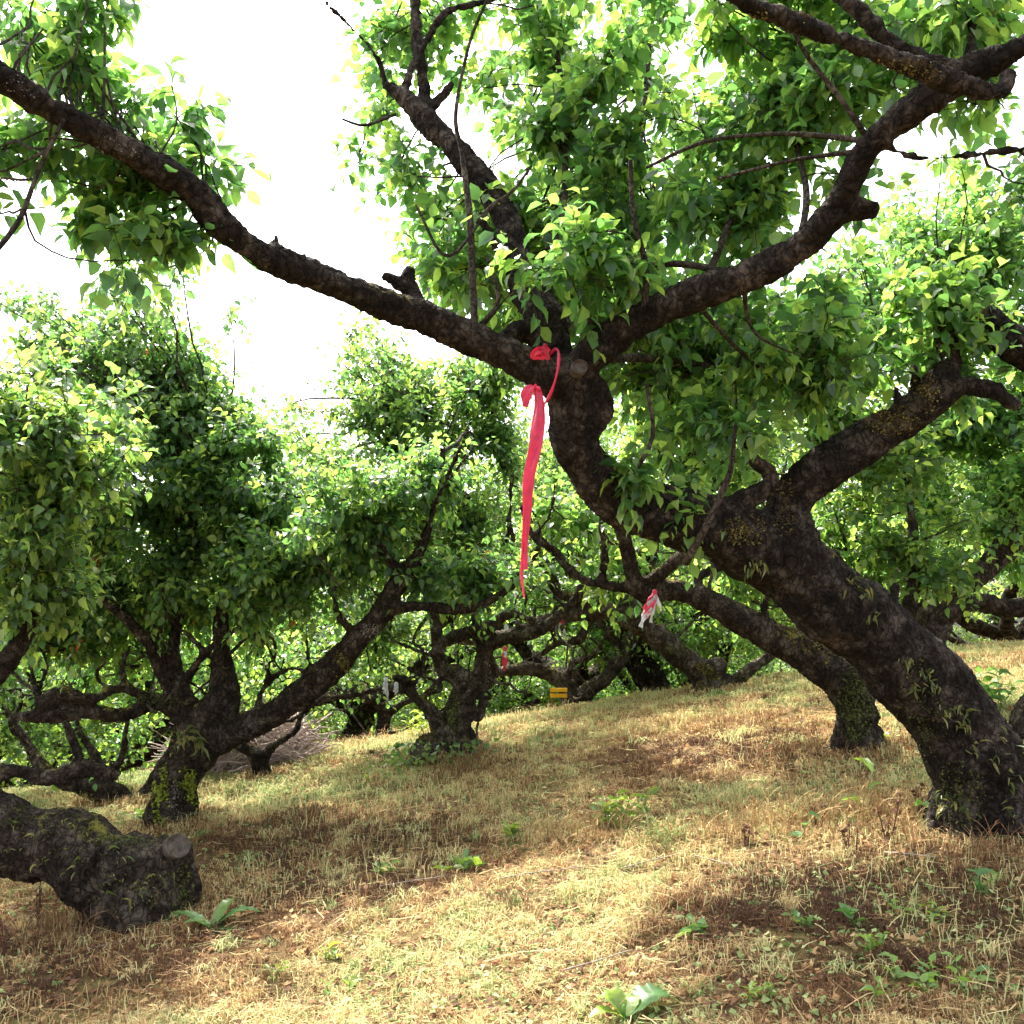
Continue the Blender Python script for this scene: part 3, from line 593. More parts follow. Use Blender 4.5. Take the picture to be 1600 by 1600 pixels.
ferns(F, ((60, 1310), (105, 1290), (120, 1350), (170, 1325), (190, 1375), (165, 1385), (210, 1400), (250, 1365), (262, 1355), (30, 1320), (90, 1330), (195, 1345), (10, 1290), (70, 1345), (230, 1390)), 7, 0.05, (0.1, -0.3, 0.1))
moss(F, 200, 1310, 60, 18, 420, .016, 'moss'); moss(F, 200, 1390, 70, 40, 380, .014, 'moss'); moss(F, 285, 1400, 18, 50, 300, .016, 'moss'); moss(F, 90, 1290, 70, 20, 300, .014, 'moss')

# ---- E: mid-left tree
E = Tree((262, 1312), 'vase-shaped fruit tree behind the left stub, its right limb rising diagonally', d=6.9, seed=31, voxel=0.018, disp=0.009, mat='bark_mossy', leaf='leaf_red')
E.roots(.16, 6, flare=.8)
E.limb([(258, 1330, .0, 55), (262, 1300, 0, 44), (275, 1235, 0, 40), (298, 1180, 0, 42), (325, 1145, 0, 44), (345, 1110, 0, 36), (350, 1050, .05, 24), (345, 980, .1, 16), (362, 900, .1, 12), (380, 800, .1, 7)])
E.limb([(320, 1165, 0, 34), (395, 1132, -.1, 26), (455, 1095, -.15, 27), (512, 1055, -.2, 28), (545, 1015, -.25, 25), (588, 968, -.3, 21), (615, 925, -.3, 20), (640, 890, -.3, 20), (660, 850, -.3, 11), (680, 780, -.25, 8), (692, 700, -.2, 5)])
E.limb([(632, 905, -.3, 14), (604, 865, -.35, 9), (575, 820, -.4, 6), (550, 770, -.4, 4)])
E.limb([(600, 955, -.3, 14), (650, 948, -.35, 11), (720, 952, -.4, 11), (780, 930, -.4, 9), (820, 890, -.4, 7), (850, 840, -.4, 5)])
E.limb([(560, 990, -.25, 10), (540, 975, -.3, 7), (525, 950, -.3, 5), (520, 900, -.3, 4)])
E.limb([(310, 1150, 0, 26), (255, 1098, .0, 17), (200, 1115, -.1, 15), (140, 1112, -.15, 15), (70, 1118, -.2, 16), (20, 1120, -.2, 8)])
E.limb([(60, 1112, -.2, 14), (90, 1085, -.2, 14), (140, 1092, -.2, 11), (185, 1075, -.15, 11), (220, 1085, -.1, 10), (262, 1110, 0, 10)])
E.limb([(62, 1105, -.2, 9), (50, 1060, -.2, 7), (40, 1010, -.2, 5)])
E.limb([(310, 1130, 0, 26), (268, 1068, 0, 18), (235, 1010, -.05, 14), (192, 962, -.1, 12), (150, 925, -.1, 9), (110, 860, -.1, 6)])
E.limb([(272, 1075, 0, 14), (272, 1000, .05, 12), (290, 920, .1, 10), (305, 850, .1, 8), (300, 760, .1, 5)])
E.limb([(208, 1085, -.1, 8), (190, 1050, -.1, 6), (205, 1005, -.1, 5)])
E.limb([(450, 1080, -.15, 9), (480, 1050, -.2, 5), (478, 990, -.2, 3)]); E.limb([(400, 1120, -.1, 9), (410, 1080, -.1, 5), (440, 1045, -.1, 4), (445, 1000, -.1, 3)])
E.limb([(275, 1085, 0, 10), (330, 1010, -.1, 8), (400, 960, -.15, 6), (420, 900, -.15, 5)])
E.gnarl(22, (.3, 1.0), up=.9)
for c in [(60, 540, .1, 90, 60, 10), (170, 520, .1, 80, 60, 10), (260, 560, .1, 80, 60, 10), (90, 480, .1, 60, 40, 4), (240, 490, 0, 60, 40, 4), (325, 450, -.1, 26, 40, 2), (330, 640, .0, 50, 60, 6), (120, 640, .2, 90, 60, 10), (240, 680, .0, 90, 60, 11), (330, 760, -.1, 70, 60, 9), (200, 800, .1, 90, 60, 11), (290, 860, .2, 90, 70, 11),
          (80, 850, .3, 90, 70, 10), (430, 790, -.1, 60, 60, 8), (400, 880, .1, 80, 60, 9), (520, 820, -.2, 60, 50, 7), (600, 790, -.2, 70, 60, 9), (480, 900, .1, 50, 40, 5), (680, 760, -.1, 60, 60, 8), (180, 920, .2, 80, 50, 8), (80, 980, .3, 80, 50, 6), (300, 950, .3, 60, 50, 5), (670, 900, -.3, 50, 30, 4), (740, 900, -.3, 60, 30, 5), (410, 700, -.1, 50, 50, 4),(150, 960, .9, 100, 60, 8), (380, 960, .9, 60, 40, 5), (20, 480, .6, 80, 50, 6), (100, 590, .9, 110, 70, 9), (220, 620, .9, 110, 80, 10), (300, 720, .8, 80, 80, 8), (60, 720, .9, 100, 80, 8), (180, 860, .8, 110, 70, 8), (180, 430, .3, 60, 40, 4), (130, 1000, .5, 90, 40, 6), (250, 960, .3, 80, 50, 6), (380, 900, -.1, 70, 50, 7), (480, 860, -.2, 60, 50, 6), (560, 860, -.2, 50, 40, 5)]:
    E.clump(*c[:5], rd=0.6, n=int(c[5]*1.7), tw=11, lf=11, ls=0.076, tl=(0.15, 0.40), droop=0.6)
E.build()
for (px, py, dd) in ((290, 1150, -.3), (310, 1160, -.32), (275, 1165, -.3)):
    fern_tuft(E.e, at(px, py, E.d+dd), 10, 0.13, (0.2, -0.6, 0.3))
moss(E, 250, 1235, 14, 60, 500, .030, 'moss_bright'); moss(E, 300, 1235, 12, 34, 300, .028, 'moss_bright'); moss(E, 287, 1215, 14, 16, 160, .028, 'moss_bright'); moss(E, 533, 1038, 13, 26, 400, .020, 'moss_gold'); moss(E, 580, 985, 16, 12, 200, .018, 'lichen'); moss(E, 245, 1095, 40, 12, 240, .020, 'moss'); moss(E, 270, 1250, 14, 50, 160, .02, 'lichen')

# ---- B: tree behind the big trunk, base mossy
B = Tree((1335, 1140), 'fruit tree with mossy base behind the big leaning trunk, limb reaching left', d=6.5, seed=41, voxel=0.018, disp=0.009, mat='bark_mossy')
B.rs = .73
B.roots(.15, 6, flare=.8)
B.limb([(1345, 1165, 0, 55), (1340, 1130, 0, 44), (1325, 1080, 0, 42), (1275, 1035, -.05, 38), (1200, 990, -.1, 31), (1125, 950, -.15, 28), (1060, 925, -.2, 25), (1000, 922, -.25, 23), (985, 880, -.3, 16), (975, 835, -.35, 15), (962, 800, -.35, 16)])
B.limb([(1000, 922, -.25, 18), (1045, 885, -.35, 16), (1085, 850, -.4, 12), (1115, 800, -.45, 8), (1135, 745, -.45, 5)])
B.limb([(1000, 920, -.25, 16), (950, 915, -.25, 12), (900, 900, -.25, 12), (865, 860, -.25, 11), (832, 835, -.25, 9), (815, 790, -.25, 5)])
B.limb([(940, 912, -.25, 12), (945, 870, -.25, 10), (945, 832, -.25, 8)])
B.limb([(1330, 1080, 0, 28), (1300, 1020, .05, 15), (1275, 970, .1, 10), (1240, 900, .1, 6)])
B.limb([(1120, 950, -.15, 12), (1090, 905, -.1, 10), (1130, 880, 0, 9), (1160, 840, 0, 6)])
B.limb([(1345, 1090, 0, 28), (1400, 1000, .2, 20), (1430, 900, .3, 14), (1420, 780, .4, 9), (1400, 680, .4, 6)])
B.limb([(835, 840, -.25, 6), (860, 800, -.25, 6), (868, 755, -.25, 4)])
B.gnarl(16, (.3, .9), up=.9)
for c in [(990, 620, .3, 80, 60, 9), (1080, 560, .4, 90, 60, 9), (1200, 600, .4, 90, 60, 10), (1110, 700, .4, 100, 60, 10), (1220, 700, .5, 80, 60, 9), (960, 860, .4, 60, 50, 5), (1330, 790, .4, 70, 60, 8), (1420, 720, .4, 80, 60, 9), (1370, 860, .5, 60, 50, 6), (1160, 880, .5, 70, 50, 6), (900, 800, .2, 50, 50, 5), (1300, 640, .5, 80, 60, 8), (1430, 880, .3, 60, 50, 6)]:
    B.clump(*c[:5], rd=0.6, n=int(c[5]*1.3), tw=9, lf=10, ls=0.085, tl=(0.15, 0.36), young=0.08)
B.build()

moss(B, 1335, 1110, 30, 50, 700, .026, 'moss'); moss(B, 1280, 1005, 30, 20, 300, .022, 'moss_gold'); moss(B, 1240, 985, 30, 14, 200, .02, 'moss_gold'); moss(B, 1340, 1060, 24, 24, 300, .022, 'moss')
# ---- C: lower tree with the yellow-mossed stump, centre right
C = Tree((1108, 1082), 'fruit tree with yellow mossed stump on the crest, long limb snaking left', seed=51, voxel=0.022, disp=0.010, mat='bark_pale')
C.roots(.16, 5, flare=.8)
C.limb([(1110, 1095, 0, 36), (1108, 1065, 0, 30), (1085, 1040, -.05, 26), (1040, 1008, -.1, 22), (1000, 975, -.2, 20), (945, 955, -.2, 17), (880, 962, -.2, 15), (820, 985, -.2, 13), (760, 1000, -.2, 13), (700, 995, -.2, 10)])
C.limb([(1112, 1070, 0, 22), (1150, 1062, .05, 12), (1195, 1028, .05, 11), (1235, 1000, .1, 8), (1270, 940, .1, 6)])
C.limb([(1100, 1050, 0, 26), (1125, 1045, 0, 22), (1135, 1048, 0, 10)])
C.limb([(950, 955, -.2, 14), (905, 935, -.25, 12), (870, 925, -.25, 9), (850, 880, -.25, 7), (830, 820, -.2, 5)])
C.limb([(1000, 975, -.2, 11), (985, 930, -.15, 9), (1020, 880, -.1, 7), (1030, 800, 0, 5)])
C.limb([(930, 960, -.2, 9), (900, 1000, -.2, 7), (870, 1005, -.2, 6), (845, 1025, -.2, 4)])
C.gnarl(26, (.5, 1.3))
for c in [(850, 840, .2, 80, 60, 8), (930, 900, .4, 60, 40, 5), (760, 860, .2, 60, 60, 6), (1030, 860, .4, 80, 50, 7), (900, 720, .5, 70, 60, 7), (960, 820, .5, 60, 60, 6), (1180, 930, .6, 70, 50, 5), (860, 760, .9, 60, 50, 6), (800, 920, .9, 60, 40, 5), (900, 640, .9, 60, 40, 5), (1060, 960, .9, 60, 30, 4), (820, 680, .9, 60, 50, 5)]:
    C.clump(*c[:5], rd=0.8, n=int(c[5]*1.8), tw=9, lf=10, ls=0.075, tl=(0.18, 0.4), young=0.1)
C.build()

moss(C, 1105, 1050, 26, 16, 500, .030, 'moss_gold'); moss(C, 1098, 1075, 10, 22, 200, .028, 'moss_gold'); moss(C, 1150, 1055, 40, 14, 300, .026, 'moss'); moss(C, 1060, 1015, 30, 14, 200, .024, 'moss')
# ---- D: middle tree
D = Tree((705, 1180), 'upright fruit tree with ivy-covered foot in the middle of the slope', seed=61, voxel=0.02, disp=0.010, mat='bark_pale')
D.rs = .72
D.roots(.17, 6)
D.limb([(702, 1200, 0, 46), (706, 1165, 0, 36), (714, 1120, 0, 33), (728, 1080, 0, 27), (718, 1055, 0, 22), (690, 1045, 0, 16), (684, 1010, 0, 14), (680, 965, .05, 14), (665, 915, .1, 8), (655, 850, .1, 5)])
D.limb([(700, 1150, 0, 22), (675, 1112, -.05, 15), (648, 1090, -.05, 13), (628, 1062, -.05, 11), (610, 1058, -.05, 6)])
D.limb([(690, 1185, -.05, 22), (668, 1165, -.1, 23), (655, 1172, -.15, 17)])
D.limb([(732, 1080, 0, 22), (752, 1050, 0, 17), (758, 1015, 0, 15), (790, 1000, -.05, 15), (840, 985, -.1, 13), (880, 955, -.1, 11), (905, 920, -.1, 8), (900, 860, 0, 5)])
D.limb([(684, 1010, 0, 12), (722, 992, -.05, 14), (765, 978, -.05, 14), (800, 960, -.1, 11), (835, 970, -.1, 8)])
D.limb([(730, 1090, 0, 16), (770, 1060, .1, 9), (765, 1020, .1, 8), (745, 990, .15, 9), (735, 900, .2, 6), (725, 800, .2, 7), (715, 720, .2, 4)])
D.limb([(640, 1080, -.05, 8), (600, 1075, -.1, 7), (560, 1085, -.1, 6), (500, 1095, -.1, 5), (480, 1110, -.1, 4)])
D.limb([(650, 1090, 0, 7), (690, 1075, 0, 7), (650, 1050, .1, 5), (610, 1030, .1, 4)])
D.limb([(725, 1100, 0, 15), (745, 1120, 0, 12), (760, 1090, 0, 7)])
D.limb([(740, 940, .2, 6), (790, 850, .2, 5), (800, 740, .2, 5)])
D.gnarl(30, (.4, 1.3))
for c in [(530, 560, .4, 40, 40, 3), (560, 640, .4, 60, 50, 7), (640, 580, .3, 70, 50, 7), (720, 600, .3, 70, 50, 7), (620, 700, .3, 70, 60, 8), (540, 730, .4, 70, 50, 7), (710, 690, .3, 70, 50, 7), (480, 700, .6, 50, 50, 5), (420, 740, .8, 40, 40, 3), (790, 690, .3, 50, 50, 5), (760, 620, .4, 60, 40, 5), (640, 820, .3, 70, 60, 8), (740, 830, .2, 60, 60, 7), (560, 880, .5, 70, 50, 6), (700, 900, .3, 60, 40, 5), (600, 980, .5, 70, 40, 5), (500, 800, 1.2, 90, 70, 8), (660, 640, 1.2, 100, 70, 9), (590, 560, 1.0, 60, 40, 5), (440, 660, 1.2, 40, 40, 4), (780, 780, 1.2, 90, 70, 8), (640, 760, 1.2, 90, 70, 8)]:
    D.clump(*c[:5], rd=0.9, n=int(c[5]*1.7), tw=11, lf=11, ls=0.078, tl=(0.18, 0.42))
D.build()
sawn(D.e, at(652, 1176, D.d-0.26), (-0.7, -0.7, 0.1), 0.075, 3)

moss(D, 705, 1120, 14, 50, 500, .026, 'moss'); moss(D, 665, 1150, 18, 16, 300, .026, 'moss_gold'); moss(D, 740, 1000, 40, 30, 300, .022, 'moss'); moss(D, 790, 990, 40, 16, 200, .02, 'moss')
# ---- L: right-hand tree behind the big trunk
Lt = Tree((1455, 1075), 'rough-barked fruit tree behind the big trunk, limbs spreading to the right edge', d=7.4, seed=71, voxel=0.022, disp=0.012, mat='bark_pale', name='orchard_tree')
Lt.limb([(1455, 1110, 0, 50), (1450, 1050, 0, 38), (1440, 985, 0, 34), (1470, 935, 0, 26), (1520, 905, 0, 24), (1560, 860, 0, 22), (1580, 790, 0, 16), (1590, 700, 0, 12), (1600, 600, 0, 8)])
Lt.limb([(1450, 1000, 0, 28), (1490, 955, -.1, 16), (1540, 940, -.15, 17), (1600, 950, -.2, 18), (1680, 930, -.2, 16)])
Lt.limb([(1545, 880, 0, 20), (1590, 850, .05, 16), (1640, 820, .05, 14)])
Lt.limb([(1440, 990, 0, 22), (1400, 930, .1, 14), (1405, 860, .1, 12), (1440, 760, .1, 7), (1450, 640, .1, 6), (1450, 500, .1, 5)])
Lt.gnarl(18, (.4, 1.2))
for c in [(1450, 380, -.2, 90, 50, 9), (1540, 330, -.2, 90, 50, 8), (1400, 440, -.2, 80, 50, 7), (1530, 430, -.2, 90, 50, 9), (1580, 360, -.3, 60, 60, 7), (1330, 400, -.1, 60, 50, 5), (1490, 690, .1, 90, 60, 10), (1570, 760, -.1, 70, 60, 8), (1480, 800, .1, 90, 50, 9), (1550, 660, .0, 80, 60, 9), (1400, 900, .2, 50, 40, 4), (1560, 880, .4, 60, 40, 4), (1350, 520, .3, 80, 60, 8), (1470, 540, .3, 80, 60, 8), (1330, 320, .2, 50, 40, 3), (1240, 480, .3, 60, 50, 5),(1580, 520, .2, 60, 60, 6), (1500, 280, .2, 70, 40, 5), (1590, 270, 0, 60, 50, 6), (1420, 330, .3, 60, 40, 5), (1570, 600, .3, 60, 60, 6)]:
    Lt.clump(*c[:5], rd=0.8, n=int(c[5]*1.4), tw=9, lf=10, ls=0.09, tl=(0.18, 0.42), young=0.12)
Lt.build()

# ---- G: tree behind the left stub
G = Tree((205, 1285), 'low mossy fruit tree glimpsed between the left trunks', d=8.0, seed=81, voxel=0.025, disp=0.010, mat='bark_mossy')
G.limb([(205, 1300, 0, 38), (200, 1265, 0, 26), (170, 1240, 0, 24), (110, 1225, -.1, 16), (60, 1190, -.1, 12), (20, 1120, 0, 7)])
G.limb([(210, 1275, 0, 26), (245, 1215, 0, 17), (275, 1160, 0, 12), (290, 1080, 0, 8), (270, 1000, 0, 5)])
G.limb([(160, 1225, 0, 14), (148, 1180, 0, 10), (120, 1130, .1, 8), (110, 1060, .1, 5)]); G.limb([(165, 1215, 0, 10), (190, 1185, 0, 8), (200, 1120, .1, 5)])
G.gnarl(12, (.4, 1.0))
for c in [(60, 1130, .5, 80, 60, 7), (190, 1160, .5, 60, 50, 6), (130, 1040, .5, 90, 60, 8), (250, 1000, .6, 80, 60, 7), (30, 1020, .6, 70, 60, 6), (60, 1260, .6, 60, 30, 4), (160, 960, .6, 80, 50, 6), (380, 1000, .6, 60, 50, 5)]:
    G.clump(*c[:5], rd=0.8, n=c[5], tw=7, lf=10, ls=0.075, tl=(0.18, 0.4), young=0.15)
G.build()

moss(G, 160, 1240, 50, 26, 600, .030, 'moss_gold')
# ---- H: small forked tree by the brushwood
H = Tree((411, 1214), 'small forked fruit tree in front of the brushwood pile', seed=91, voxel=0.02, disp=0.007)
H.limb([(412, 1222, 0, 20), (408, 1195, 0, 15), (395, 1175, 0, 12), (365, 1162, 0, 8), (330, 1150, .1, 6)]); H.limb([(410, 1195, 0, 12), (425, 1168, 0, 8), (462, 1142, 0, 7), (478, 1110, 0, 5), (560, 1085, .1, 4), (650, 1070, .2, 3)])
for c in [(430, 1040, .8, 70, 50, 6), (520, 1020, .9, 70, 50, 6), (350, 1060, .8, 60, 50, 5)]:
    H.clump(*c[:5], rd=0.8, n=c[5], tw=7, lf=10, ls=0.075, tl=(0.18, 0.4), young=0.12)
H.build()

# ---- I, J, K: trees standing on the crest
I_ = Tree((596, 1148), 'dark little fruit tree on the crest left of the middle tree', d=11.0, seed=101, voxel=0.03, disp=0.010)
I_.limb([(600, 1165, 0, 18), (597, 1140, 0, 13), (598, 1105, 0, 15), (570, 1090, 0, 8), (520, 1075, 0, 6), (490, 1040, 0, 4)]); I_.limb([(598, 1120, 0, 9), (630, 1100, 0, 8), (665, 1085, 0, 6), (700, 1040, 0, 4)]); I_.limb([(600, 1110, 0, 9), (590, 1075, 0, 6), (560, 1055, 0, 4)])
I_.gnarl(12, (.4, 1.2))
for c in [(560, 1010, .6, 80, 50, 7), (640, 1000, .6, 70, 50, 6), (480, 1060, .8, 60, 40, 5)]: I_.clump(*c[:5], rd=0.9, n=c[5], tw=7, lf=10, ls=0.08, young=0.1)
I_.build()
J = Tree((789, 1108), 'thin V-shaped fruit tree on the crest right of the middle tree', seed=111, voxel=0.024, disp=0.008)
J.limb([(790, 1114, 0, 13), (786, 1085, 0, 11), (772, 1055, 0, 12), (765, 1020, 0, 7), (750, 960, 0, 4)]); J.limb([(790, 1100, 0, 8), (815, 1078, 0, 8), (850, 1068, 0, 8), (872, 1058, 0, 5), (900, 1010, 0, 3)])
J.gnarl(8, (.4, 1.0))
for c in [(770, 1000, .6, 70, 40, 5), (840, 1010, .6, 60, 40, 5)]: J.clump(*c[:5], rd=0.9, n=c[5], tw=7, lf=10, ls=0.08, young=0.1)
J.build()
K_ = Tree((892, 1090), 'arching fruit tree on the crest beside the yellow board', d=11.5, seed=121, voxel=0.026, disp=0.011, mat='bark_pale')
K_.limb([(893, 1102, 0, 22), (885, 1075, 0, 18), (862, 1055, 0, 16), (825, 1043, 0, 14), (780, 1050, 0, 10), (740, 1040, 0, 6)]); K_.limb([(905, 1088, 0, 16), (935, 1070, 0, 15), (960, 1045, 0, 14), (985, 1000, 0, 14), (1005, 955, 0, 9), (1010, 880, 0, 5)])
K_.limb([(885, 1060, 0, 9), (895, 1035, 0, 7), (925, 1025, 0, 6), (950, 990, 0, 4)]); K_.limb([(970, 1020, 0, 9), (950, 985, 0, 8), (910, 950, 0, 6), (880, 920, 0, 4)])
K_.gnarl(18, (.4, 1.3))
for c in [(900, 990, .8, 80, 50, 7), (960, 930, .8, 70, 50, 6), (1060, 1000, .8, 60, 40, 5), (1000, 1040, 1., 50, 25, 4)]: K_.clump(*c[:5], rd=0.9, n=c[5], tw=7, lf=10, ls=0.08, young=0.1)
K_.build()
Mt = Tree((1612, 1150), 'mossy trunk foot at the right edge behind the leaning tree', d=6.2, seed=131, voxel=0.022, disp=0.010, mat='bark_mossy')
Mt.limb([(1615, 1190, 0, 50), (1605, 1140, 0, 36), (1625, 1090, 0, 30), (1680, 1020, 0, 26), (1740, 900, 0, 20), (1750, 760, 0, 12)])
for c in [(1700, 700, 0, 90, 90, 8), (1620, 760, .3, 60, 60, 5), (1780, 560, 0, 140, 120, 12)]: Mt.clump(*c[:5], rd=0.8, n=c[5], tw=7, lf=10, ls=0.08)
Mt.build()

# ------------------------------------------------------------------ orchard rows beyond the crest (three shapes, copied)
def make_row_tree(seed, label, group):
    R = np.random.default_rng(seed); e = thing('orchard_tree', (0, 0, 0), label, 'tree', group)
    g, tw, lf = Geo(), Geo(), Geo(); sk = []
    lean = R.normal(0, .15, 2); h0 = R.uniform(.5, .8)
    top = np.array([lean[0], lean[1], h0])
    def tube(pts):
        q = spline(np.array(pts), 26); P = q[:, :3]; P = P + np.stack([noise(P*3+i*7+seed, seed) for i in range(3)], -1)*0.09*np.linspace(.2, 1, 26)[:, None]
        tubes(g, P[None], np.maximum(q[:, 3], .008)[None]*(1+.2*noise(P*7, seed+3))[None], 10); sk.append(P); return P
    tube([(0, 0, -.25, .24), (0, 0, .05, .19), (*(top*0.6), .16), (*top, .17)])
    k = 5; a0 = R.uniform(0, TAU)
    for i in range(k):
        a = a0+i*TAU/k+R.normal(0, .2); r1, r2 = R.uniform(.7, 1.0), R.uniform(1.3, 1.9); dx, dy = math.cos(a), math.sin(a)
        P = tube([(*top, .12), (dx*r1*.5, dy*r1*.5, h0+.25, .10), (dx*r1, dy*r1, h0+R.uniform(.4, .8), .08), (dx*r2, dy*r2, h0+R.uniform(1.0, 1.6), .05), (dx*(r2+.2), dy*(r2+.2), h0+2.1, .02)])
        for j in range(2):
            b = a+R.choice([-1, 1])*R.uniform(.4, .9); s0 = P[10+6*j]; tube([(*s0, .05), (*(s0+np.array([math.cos(b)*.4, math.sin(b)*.4, .35])), .035), (*(s0+np.array([math.cos(b)*.6, math.sin(b)*.6, 1.0])), .015)])
    SK = np.concatenate(sk)
    for i in range(34):
        a = R.uniform(0, TAU); r = 1.95*math.sqrt(R.uniform(0, 1)); z = h0+0.35+R.uniform(0, 1)*(2.3-.25*r*r*.5)
        foliage(tw, lf, SK, (math.cos(a)*r, math.sin(a)*r, z), (.5, .5, .38), 8, 7, 9, 0.092, True, R, tl=(.15, .4), K=3, young=0.18)
    remesh(g, 0.04, 0.012, 'trunk', M['bark'], e, seed); part('twigs', tw, M['twig'], e); part('crown', lf, M['leaf'], e, smooth=False)
    return e
GR = 'orchard trees in the rows beyond the crest'
LB = 'leafy orchard tree in the dense rows beyond the grassy crest'
protos = [make_row_tree(s, LB, GR) for s in (201, 202, 203)]
rows = [(-9.5, 10.5), (-6.6, 12.2), (-4.0, 13.2), (-1.9, 12.8), (0.6, 14.0), (2.6, 13.6), (4.6, 12.8), (6.6, 11.2), (8.6, 13.0),
        (-11, 15), (-8, 16.2), (-5.3, 17), (-2.6, 17.4), (0, 18), (2.8, 18), (5.4, 17), (8, 16.5), (11, 16), (-13.5, 21), (-9.5, 21.5), (-6.3, 22.5), (-3, 22), (.4, 23), (3.8, 22.6), (7.3, 22), (11, 21.5), (14.5, 20.5),
        (-18, 29), (-13, 30), (-8.5, 29), (-4, 31), (0.5, 30), (5, 31), (9.5, 29.5), (14, 30), (19, 28), (-8.6, 7.2), (-6.3, 9.6), (7.2, 8.4), (-3.0, 15.2), (-5.8, 14.3), (-0.4, 15.8), (1.8, 11.9), (-3.2, 19.8), (1.6, 20.5), (-7, 25.5), (-2, 26), (3, 26)]
RR = np.random.default_rng(5)
for i, (x, y) in enumerate(rows):
    if i < 3: e = protos[i]
    else:
        src = protos[i % 3]; e = src.copy(); COL.objects.link(e)
        for ch in src.children:
            c = ch.copy(); COL.objects.link(c); c.parent = e
    s = RR.uniform(.9, 1.15)*(1.0 if y < 20 else 1.25)
    x += RR.normal(0, .2); y += RR.normal(0, .2)
    e.location = (x, y, float(ground(x, y))-.02); e.rotation_euler = (0, 0, RR.uniform(0, TAU)); e.scale = (s*RR.uniform(.95, 1.1), s, s*RR.uniform(.88, 1.02))

